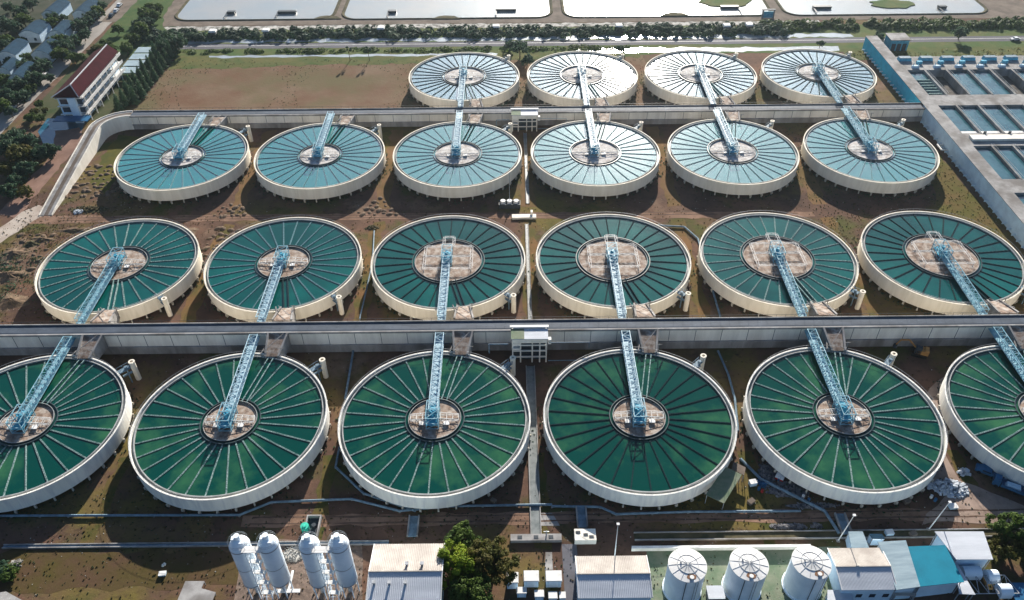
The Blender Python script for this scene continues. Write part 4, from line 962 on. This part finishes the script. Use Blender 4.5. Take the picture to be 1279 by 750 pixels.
q = px(362, 741); t = thing('pipe_cross', 'white T-shaped cable tray in the silo yard', 'cable tray', (q.x, q.y, 0)); part('tray', MB().box(-2.4, 2.4, -.5, .3, .9, 1.1), M['white'], t); part('riser', MB().box(-.25, .25, .3, 4.5, .9, 1.05), M['white'], t); part('leg', MB().box(-.2, .2, -.3, .1, 0, .9), M['steel'], t)
q = px(391, 661); t = thing('pump_pit', 'square concrete pump pit with a mint-green tank above the right silo pair', 'pump pit', (q.x, q.y, 0))
part('pit_wall', MB().box(-1.6, -1.3, -3, 3, 0, 1).box(1.3, 1.6, -3, 3, 0, 1).box(-1.3, 1.3, 2.7, 3, 0, 1).box(-1.3, 1.3, -3, -2.7, 0, 1), M['conc'], t)
part('pump', MB().cyl((.3, .5), .5, 0, .9, 12), M['dark'], t); part('floor', MB().box(-1.3, 1.3, -2.7, 2.7, 0, .05), M['dark'], t)
q = px(385, 661); t = thing('mint_tank', 'small mint-green tank standing left of the concrete pump pit', 'tank', (q.x-.4, q.y-.3, 0)); part('drum', MB().cyl((0, 0), .9, 0, 1.7, 20), M['mint'], t); part('lid', MB().cyl((0, 0), .45, 1.7, 1.9, 14), M['mint'], t)

# ------------------------------------------------------------------ storage tanks
sheet('green_yard', [tuple(px(*p)[:2]) for p in ((808, 688), (1050, 683), (1060, 790), (812, 790))], .03, M['yard'])
for i, (u, v) in enumerate(((859.5, 705), (936.5, 703.5), (1014.5, 701.5))):
    q = px(u, v, 9.3); t = thing('storage_tank', 'tall white cylindrical storage tank with a seamed cone roof, %s of three' % ['leftmost', 'middle', 'rightmost'][i], 'storage tank', (q.x, q.y, 0), R_.uniform(-.2, .2), 'white storage tanks in the yard')
    Rr = 3.72
    part('shell', MB().lathe([(Rr+.25, 0), (Rr+.25, .4), (Rr+.02, .45), (Rr, 9.0)], 56), M['steelw'], t, smooth=False)
    rfo = part('roof', MB().lathe([(Rr+.1, 8.98), (Rr+.1, 9.06), (0, 9.6)], 56), M['white'], t)
    sb = MB()
    for k in range(12): a = 2*PI*k/12; sb.bar((Rr*math.cos(a), Rr*math.sin(a), 9.11), (.2*math.cos(a), .2*math.sin(a), 9.62), .035)
    part('roof_seam', sb, M['steel'], rfo)
    part('roof_ring', MB().lathe([(2.0, 9.30), (2.0, 9.40), (2.07, 9.40), (2.07, 9.30)], 40, closed=True), M['steel'], rfo)
    part('manhole', MB().cyl((.3, -2.9), .42, 9.05, 9.55, 14), M['white'], rfo); part('stain', MB().poly([(.3+.95*math.cos(2*PI*j/14)*(1+.2*math.sin(j*2.7)), -2.7+.62*math.sin(2*PI*j/14)*(1+.15*math.sin(j*3.1)), 9.06+.146*(3.72-abs(-2.7+.62*math.sin(2*PI*j/14)))+.02) for j in range(14)]), M['rust'], rfo)
    part('vent', MB().cyl((-1.3, .4), .15, 9.3, 9.75, 8), M['steel'], rfo)
    part('level_pipe', MB().bar((-.9, -Rr-.15, .3), (-.9, -Rr-.15, 8.9), .08, 6), M['dark'], t)
    part('ladder', MB().bar((.9, -Rr-.25, 0), (.9, -Rr-.25, 9.4), .06).bar((1.4, -Rr-.2, 0), (1.4, -Rr-.2, 9.4), .06), M['steel'], t)
y_ = px(900, 687).y
t = thing('yard_wall', 'low white wall behind the three storage tanks', 'wall', (43, y_, 0)); part('wall', MB().box(-18, 20, -.15, .15, 0, 1.2), M['concw'], t); part('coping', MB().box(-18, 20, -.3, .3, 1.2, 1.35), M['white'], t)
q = px(892, 746); t = thing('yard_hut', 'small grey flat-roofed hut between left and middle storage tanks', 'hut', (q.x, q.y, 0)); part('wall', MB().box(-1.5, 1.5, -1.5, 1, 0, 2.2), M['conc'], t); part('roof', MB().box(-1.7, 1.7, -1.7, 1.2, 2.2, 2.35), M['roofG'], t)

# ------------------------------------------------------------------ bottom buildings
def warehouse(label, u0, u1, vb, vr, zr, ze, ybot=None, corr=True, mb_='roofW', mf='roofG', vents=()):
    a = px(u0, vb, ze); b = px(u1, vb, ze); r_ = px((u0+u1)/2, vr, zr); c = ((a.x+b.x)/2, r_.y); W = (b.x-a.x)/2; yB = a.y-r_.y; yF = -yB if ybot is None else ybot
    t = thing('warehouse', label, 'warehouse', (c[0], c[1], 0))
    ww = part('wall', MB().box(-W+.25, W-.25, yF+.3, yB-.3, 0, ze-.1), M['bluebld'], t)
    part('gable', MB().poly([(-W+.25, yF+.3, ze-.1), (-W+.25, yB-.3, ze-.1), (-W+.25, 0, zr-.1)]).poly([(W-.25, yF+.3, ze-.1), (W-.25, 0, zr-.1), (W-.25, yB-.3, ze-.1)]), M['bluebld'], t)
    def slope(y1, m_, nm):
        mb = MB(); n = 40 if corr else 1; z1 = ze
        xs = [-W+2*W*k/(n*2) for k in range(n*2+1)] if corr else [-W, W]
        for k in range(len(xs)-1):
            za = .0+(.06 if k % 2 else 0); zb = (.06 if (k+1) % 2 else 0)
            mb.poly([(xs[k], 0, zr+za), (xs[k+1], 0, zr+zb), (xs[k+1], y1, z1+zb), (xs[k], y1, z1+za)])
        mb.poly([(-W, 0, zr-.08), (W, 0, zr-.08), (W, y1, z1-.08), (-W, y1, z1-.08)])
        mb.poly([(-W, y1, z1-.08), (W, y1, z1-.08), (W, y1, z1+.03), (-W, y1, z1+.03)])
        return part(nm, mb, m_, t)
    rB = slope(yB, M[mb_], 'roof'); rF = slope(yF, M[mf], 'roof')  # back slope coloured as sunlit sheet, front slope as shaded sheet
    part('ridge_cap', MB().bar((-W, 0, zr+.1), (W, 0, zr+.1), .16), M['roofW'], t)
    part('verge', MB().bar((-W, 0, zr+.06), (-W, yB, ze+.06), .12).bar((-W, 0, zr+.06), (-W, yF, ze+.06), .12), M['white'], t)
    part('verge', MB().bar((W, 0, zr+.06), (W, yB, ze+.06), .12).bar((W, 0, zr+.06), (W, yF, ze+.06), .12), M['white'], t)
    for (u, v) in vents:
        z = 0; q = px(u, v, (zr+ze)/2+.3); lx, ly = q.x-c[0], q.y-c[1]; zz = zr-(zr-ze)*abs(ly)/abs(yF if ly < 0 else yB)
        part('roof_vent', MB().box(lx-.22, lx+.22, ly-.22, ly+.22, zz-.1, zz+.75).box(lx-.35, lx+.35, ly-.35, ly+.35, zz+.75, zz+.9), M['steel'], rF if ly < 0 else rB)
    for k in range(4): x = -W+1.5+k*(2*W-3)/3; part('window', MB().box(x-.6, x+.6, yF+.26, yF+.295, 1.4, 2.6), M['glass'], ww)
    return t
warehouse('white and grey ribbed-roof warehouse beside the lime-yellow tree', 468, 556, 680, 714, 8.2, 6.6, -8.5, vents=((468, 730), (487, 730), (507, 730), (509, 707), (528, 707)))
warehouse('white-backed grey-fronted ridged roof building left of the storage tanks', 719, 808, 695, 717, 6.4, 5.4)
warehouse('cream roof building with patched grey front slope beside the rightmost storage tank', 1034, 1101, 685, 708, 5.6, 4.7, -4.6)
def slab_roof(name, label, pts, z, m_, th=.15, cat='shed', dz=None, posts=True, wall=False):
    dz = dz or [0]*len(pts)
    P = [px(u, v, z+d) for (u, v), d in zip(pts, dz)]; c = sum(P, Vector())/len(P); c.z = 0
    t = thing(name, label, cat, c); mb = MB(); top = [p-c for p in P]; bot = [p-c-Vector((0, 0, th)) for p in P]; n = len(P)
    mb.poly(top); mb.poly(bot[::-1])
    for k in range(n): mb.poly([bot[k], bot[(k+1) % n], top[(k+1) % n], top[k]])
    part('roof', mb, M[m_], t)
    for p in bot:
        q = Vector((p.x*.92, p.y*.92, 0)); part('post', MB().bar(q, (q.x, q.y, p.z), .1), M['steel'], t)
    if wall: 
        pr = [(p.x*.88, p.y*.88) for p in top]; part('wall', MB().prism(pr, 0, z-.6), M['bluebld'], t)
    return t
slab_roof('shed', 'shed with flat turquoise-blue roof and a ridge line', [(1130, 683), (1181, 681), (1205, 727), (1149, 733)], 5, 'teal', wall=True, dz=[.2, 0, 0, .2])
q0, q1 = px(1157, 682, 5.15), px(1179, 730, 5.15)
t = slab_roof('shed', 'shed with pale blue corrugated arched roof left of the turquoise one', [(1097, 677), (1132, 675), (1150, 733), (1120, 737)], 5, 'roofP', wall=True, dz=[0, .5, .5, 0])
slab_roof('shed', 'grey flat-roofed shed in front of the right-edge trees', [(1168, 664), (1229, 664), (1241, 699), (1195, 699)], 5, 'roofG', wall=True)
slab_roof('shed', 'narrow grey sloping roof right of the turquoise shed', [(1187, 690), (1194, 700), (1219, 743), (1199, 742)], 3.5, 'roofG')
slab_roof('shed', 'small pale blue roof behind the cream-roofed building', [(1060, 664), (1078, 664), (1086, 684), (1064, 684)], 3.2, 'roofP', wall=True)
slab_roof('shed', 'small blue-grey roof behind the turquoise shed', [(1086, 667), (1102, 667), (1106, 673), (1090, 673)], 2.6, 'roofb', wall=True)
slab_roof('shed', 'low grey roof at the bottom edge below the cream-roofed building', [(1034, 737), (1064, 737), (1070, 765), (1034, 765)], 3.0, 'roofG', wall=True)
slab_roof('shed', 'olive-green pitched canopy tucked against the fourth near tank', [(906, 583), (927, 593), (905, 629), (882, 618)], 3.4, 'yard', dz=[0, -.5, -.5, .2])
slab_roof('shed', 'little brown roof beside the olive-green canopy', [(917, 577), (932, 584), (930, 594), (914, 586)], 2.6, 'bank')
slab_roof('shed', 'long white gutter roof along the foot of the turquoise shed', [(1118, 741), (1145, 741), (1145, 744), (1118, 744)], 2.8, 'roofW')
slab_roof('shed', 'grey paved roof platform at the bottom left', [(232, 726), (256, 726), (252, 735), (270, 740), (262, 760), (218, 760)], 1.2, 'conc')
slab_roof('footbridge_roof', 'pale roof slab at the bottom left corner with lattice beside it', [(-12, 742), (8, 739), (32, 752), (-12, 770)], 1.2, 'conc', cat='roof')
# rounded white tanks / cisterns bottom right
for i, (u, v, L, lab) in enumerate(((1214, 713, 3.6, 'white rounded cistern left of two on steel frame at lower right'), (1240, 718, 2.2, 'smaller white cistern right of the bigger one at lower right'), (1256, 736, 2.4, 'pale blue cistern at the bottom right edge'))):
    q = px(u, v, 2.6); t = thing('cistern', lab, 'cistern', (q.x, q.y, 0), 0, 'cisterns at lower right')
    hb = MB(); n = 10
    for k in range(n):
        a0, a1 = PI*k/n, PI*(k+1)/n; hb.poly([(-L/2, 1.3*math.cos(a0), 2.0+1.3*math.sin(a0)), (L/2, 1.3*math.cos(a0), 2.0+1.3*math.sin(a0)), (L/2, 1.3*math.cos(a1), 2.0+1.3*math.sin(a1)), (-L/2, 1.3*math.cos(a1), 2.0+1.3*math.sin(a1))])
    for x in (-L/2, L/2): hb.poly([(x, 1.3*math.cos(PI*k/n), 2.0+1.3*math.sin(PI*k/n)) for k in range(n+1)])
    hb.box(-L/2, L/2, -1.3, 1.3, 1.2, 2.0); part('shell', hb, M['steelw'], t)
    for x in (-L/2+.2, L/2-.2):
        for y in (-1.1, 1.1): part('leg', MB().bar((x, y, 0), (x, y, 1.2), .09), M['steel'], t)
q = px(1225, 738); t = thing('steel_frame', 'open steel lattice frame below the white cisterns', 'frame', (q.x, q.y, 0))
fb = MB()
for k in range(5): fb.bar((-4+k*2, -2, 2.4), (-3+k*2, 2, 2.4), .08); fb.bar((-3+k*2, 2, 2.4), (-2+k*2, -2, 2.4), .08)
fb.bar((-4, 2, 2.4), (5, 2, 2.4), .1).bar((-4, -2, 2.4), (6, -2, 2.4), .1); part('lattice', fb, M['steel'], t)
for x, y in ((-4, 2), (5, 2), (-4, -2), (6, -2)): part('leg', MB().bar((x, y, 0), (x, y, 2.4), .1), M['steel'], t)
# white plant boxes bottom middle
BX = [(640.5, 724, 2.2, 2.2, 2.4), (664, 722, 2.9, 2.2, 2.4), (692, 722, 3.1, 2.2, 2.4), (652, 740, 1.8, 1.2, 1.6), (674, 744, 1.7, 1.3, 1.6), (691, 746, 1.6, 1.3, 1.6), (703, 746, 1.1, 1.2, 1.4)]
BN = ['half hidden by the olive-brown tree, back row', 'middle of the back row', 'rightmost of the back row', 'leftmost of the small front ones', 'second of the small front ones', 'third of the small front ones', 'narrow rightmost of the front ones']
for (u, v, a, b, h_), nm in zip(BX, BN):
    q = px(u, v-2, h_); t = thing('equipment_cabinet', 'white plant-room cabinet, '+nm, 'cabinet', (q.x, q.y, 0), 0, 'white cabinets beside the tree')
    part('body', MB().box(-a/2, a/2, -b/2, b/2, 0, h_), M['bluebld'], t); part('lid', MB().obox((0, 0), 0, a+.3, b+.3, h_, h_+.25, .93), M['white'], t); part('door', MB().box(-a*.3, a*.3, -b/2-.03, -b/2, .15, h_-.3), M['steelw'], t)  # pale blue body stands in for the shaded sides of white cabinets
# light poles
def pole(u, v, h_, lean, label):
    q = px(u, v); t = thing('light_pole', label, 'lamp post', (q.x, q.y, 0), 0, 'tall thin light poles')
    part('shaft', MB().bar((0, 0, 0), (lean, 0, h_), .13, 8, .07), M['white'], t); part('lamp_head', MB().box(lean-.3, lean+.3, -.25, .25, h_, h_+.18), M['white'], t); part('footing', MB().box(-.35, .35, -.35, .35, 0, .3), M['conc'], t)
pole(768, 697, 12.3, -.2, 'thin light pole rising behind the white-backed ridged building')
pole(1047, 676, 9.4, 1.0, 'leaning white pole beside the rightmost storage tank')
pole(1160, 662, 10, 1.2, 'thin pole leaning over the track behind the turquoise shed')
# vehicles right
def truck(u, v, ang, label, big=True):
    q = px(u, v); t = thing('blue_truck', label, 'truck', (q.x, q.y, 0), ang, 'blue vehicles by the right-hand tank')
    part('cab', MB().box(1.9, 3.4, -1.0, 1.0, .6, 2.3).obox((2.6, 0), 0, 1.3, 1.9, 2.3, 2.75, .8), M['truckb'], t); part('windscreen', MB().box(3.41, 3.44, -.85, .85, 1.4, 2.15), M['glass'], t)
    part('cargo_bed', MB().box(-3.2, 1.7, -1.05, 1.05, .9, 1.05).box(-3.2, 1.7, -1.05, -.98, 1.05, 1.7).box(-3.2, 1.7, .98, 1.05, 1.05, 1.7).box(-3.2, -3.12, -.98, .98, 1.05, 1.7).box(1.62, 1.7, -.98, .98, 1.05, 1.9), M['truckb'], t)
    part('cargo', MB().obox((-.7, 0), .1, 3.4, 1.5, 1.05, 1.9, .8), M['bluewall'], t)
    part('chassis', MB().box(-3, 3.2, -.5, .5, .5, .88), M['dark'], t)
    for x in (2.5, -1.6, -2.5):
        for y in (-.9, .9): part('wheel', MB().bar((x, y-.14, .48), (x, y+.14, .48), .48, 14), M['rubber'], t)
truck(1259, 611, math.radians(148), 'blue flatbed truck with a pale load in the shade of the right-hand tank')
car(px(1232, 591).x, px(1232, 591).y, math.radians(148), 'truckb', 'small blue car parked ahead of the blue flatbed truck', 1.15, group='blue vehicles by the right-hand tank')
q = px(1250, 738); slab_roof('shed', 'deep blue tarpaulin cover at the bottom right edge', [(1258, 728), (1279, 728), (1290, 750), (1270, 752)], 2.2, 'truckb')
# excavator
q = px(1148, 443); t = thing('excavator', 'small orange excavator working below the near aqueduct', 'excavator', (q.x, q.y, 0), math.radians(158))
t.scale = (1.25, 1.25, 1.25)
for s_ in (-.9, .9): part('track', MB().box(-1.5, 1.5, s_-.25, s_+.25, 0, .7), M['rubber'], t)
part('house', MB().box(-1.6, .9, -.9, .9, .75, 1.7).obox((-1.2, 0), 0, .9, 1.8, 1.7, 2.0, .8), M['yellow'], t); part('cab', MB().box(-.1, 1.1, .05, .9, .76, 2.6), M['dark'], t)
part('boom', MB().bar((.8, -.3, 1.3), (2.7, -.3, 3.1), .2).bar((2.7, -.3, 3.1), (4.3, -.3, 2.6), .17), M['yellow'], t); part('stick', MB().bar((4.2, -.3, 2.7), (4.9, -.3, 1.0), .14), M['yellow'], t)
part('bucket', MB().obox((4.9, -.3), 0, .8, .9, .3, 1.1, .7), M['dark'], t)
# odd site items
heap('concrete_block', 205, 706, 1.2, .8, .5, 'concw', 'small white block lying on the grass at lower left', 30, 3)
# tyre tracks on the dirt roads
trk = mat('tyre_rut', (.085, .055, .042), (.12, .08, .06), .6, .95, world=True)
for y_ in (220.6, 222.0): sheet('tyre_track', rect(-150, 95, y_, y_+.4), .045, trk, .14, 2, int(y_*3))
ym = sum(yr)/2
for d_ in (-.9, .7): sheet('tyre_track', rect(-58, 150, ym+d_, ym+d_+.38), .045, trk, .16, 2, 90+int(d_*10))
# clutter in the yard by the fifth near tank
def drum_at(u, v, mk):
    q = px(u, v); t = thing('oil_drum', 'small oil drum standing in the shaded scrap yard by the fifth near tank', 'drum', (q.x, q.y, 0), 0, 'oil drums in the scrap yard')
    part('shell', MB().lathe([(.32, 0), (.32, .3), (.34, .33), (.32, .36), (.32, .9), (.29, .9), (.29, .87), (0, .87)], 14), M[mk], t)
for u, v, mk in ((948, 612, 'truckb'), (952, 615, 'red'), (973, 600, 'truckb'), (1003, 622, 'white'), (1010, 626, 'truckb'), (1163, 622, 'white'), (1168, 626, 'truckb')): drum_at(u, v, mk)
def crate(u, v, a, w_, h_, mk, lab):
    q = px(u, v); t = thing('crate', lab, 'crate', (q.x, q.y, 0), a, 'crates and boxes on the site')
    part('box', MB().box(-w_/2, w_/2, -w_*.35, w_*.35, .12, h_), M[mk], t); part('lid', MB().box(-w_/2-.05, w_/2+.05, -w_*.35-.05, w_*.35+.05, h_, h_+.08), M['white' if mk != 'bank' else 'bank'], t)
    part('skid', MB().box(-w_/2, w_/2, -w_*.3, -w_*.2, 0, .12).box(-w_/2, w_/2, w_*.2, w_*.3, 0, .12), M['dark'], t)
crate(940, 606, .2, 1.6, 1.3, 'bluewall', 'white box beside the small blue tarpaulin in the scrap yard')
crate(938, 629, .6, 1.5, 1.0, 'bank', 'brown box on the track below the green-roofed shed')
crate(975, 596, 1.0, 2.6, .8, 'red', 'long red box against the wall of the fifth near tank')
crate(1132, 628, .3, 1.4, .9, 'bank', 'brown crate beside the fifth near tank, left of the plastic heap')
crate(1190, 634, .1, 1.8, .6, 'bluewall', 'flat white box at the track edge below the plastic heap')
crate(204, 718, .1, 1.4, .5, 'bluewall', 'small white box on the grass at lower left')
crate(617, 628, -.6, 1.2, 1.0, 'bank', 'brown box beside the wall of the third near tank')
crate(1110, 668, .1, 1.6, 1.1, 'bluewall', 'pale box behind the arched pale blue roof')
crate(1140, 669, .3, 1.4, .9, 'bank', 'brown crate behind the turquoise roof')
# scattered stones and tufts
def scatter(name, n, boxes, mk, label, cat, lo, hi, kind_):
    r = random.Random(len(label)); mb = MB()
    for j in range(n):
        b = boxes[r.randrange(len(boxes))]; x = r.uniform(b[0], b[1]); y = r.uniform(b[2], b[3]); s_ = r.uniform(lo, hi)**1.0
        if any((x-cx)**2+(y-cy)**2 < 21.4**2 for cx in COLX for cy in ROWY): continue
        if 157 < y < 161.4 or 282 < y < 286.7: continue
        a = r.uniform(0, 3.1)
        if kind_: mb.obox((x, y), a, s_, s_*r.uniform(.5, 1), 0, s_*.5, .6)
        else:
            for q in range(3):
                t = a+q*1.05; dx, dy = math.cos(t)*s_, math.sin(t)*s_; mb.poly([(x-dx*.5, y-dy*.5, 0), (x+dx*.5, y+dy*.5, 0), (x+dx*.8, y+dy*.8, s_*.7), (x-dx*.7, y-dy*.7, s_*.8)])
    o = part(name, mb, M[mk]); o['kind'] = 'stuff'; o['label'] = label; o['category'] = cat
M['tuft'] = leafmat('dry_tuft', (.11, .085, .03), (.08, .07, .025), (.13, .10, .045))
AREA = [(-112, 104, 84, 112), (-140, 150, 100, 160), (-160, 158, 205, 230), (-150, 60, 288, 345), (100, 158, 190, 280), (-165, -120, 165, 240)]
scatter('gravel_scatter', 1500, AREA[:3]+AREA[5:], 'gravel', 'small pale stones and litter strewn over the site ground', 'stones', .08, .26, 1)
scatter('grass_tufts', 9000, AREA, 'tuft', 'dry olive grass tufts scattered over the site ground', 'grass', .10, .32, 0)
scatter('grass_tufts', 6000, AREA[:1]+AREA[3:5], 'leafD', 'dark green weed tufts scattered over the site ground', 'grass', .08, .28, 0)
mbr = MB(); rr_ = random.Random(77)
for cx in COLX[:6]:
    for cy in ROWY:
        if cy > 300 and cx < -60: continue
        for j in range(260):
            a = rr_.uniform(0, 6.28); d = 22.4+abs(rr_.gauss(0, 1.3)); x, y = cx+d*math.cos(a), cy+d*math.sin(a)
            if 156.5 < y < 162 or 281.5 < y < 287.5: continue
            for q in range(2):
                t = rr_.uniform(0, 3.1); s_ = rr_.uniform(.15, .4); dx, dy = math.cos(t)*s_, math.sin(t)*s_; mbr.poly([(x-dx*.5, y-dy*.5, 0), (x+dx*.5, y+dy*.5, 0), (x+dx*.8, y+dy*.8, s_*.9), (x-dx*.7, y-dy*.7, s_)])
o = part('wall_weeds', mbr, M['leafD']); o['kind'] = 'stuff'; o['label'] = 'green weeds growing round the feet of the tank walls'; o['category'] = 'weeds'
# haze
hz = MB().box(-600, 600, -60, 900, -1, 175)
ho = part('haze', hz, bpy.data.materials.new('haze')); hm = ho.data.materials[0]; hm.use_nodes = True
hn = hm.node_tree; hn.nodes.remove(hn.nodes['Principled BSDF']); pv = hn.nodes.new('ShaderNodeVolumePrincipled'); pv.inputs['Color'].default_value = (.70, .88, 1, 1); pv.inputs['Density'].default_value = .00009; pv.inputs['Anisotropy'].default_value = .8
hn.links.new(pv.outputs[0], hn.nodes['Material Output'].inputs['Volume']); ho['kind'] = 'stuff'
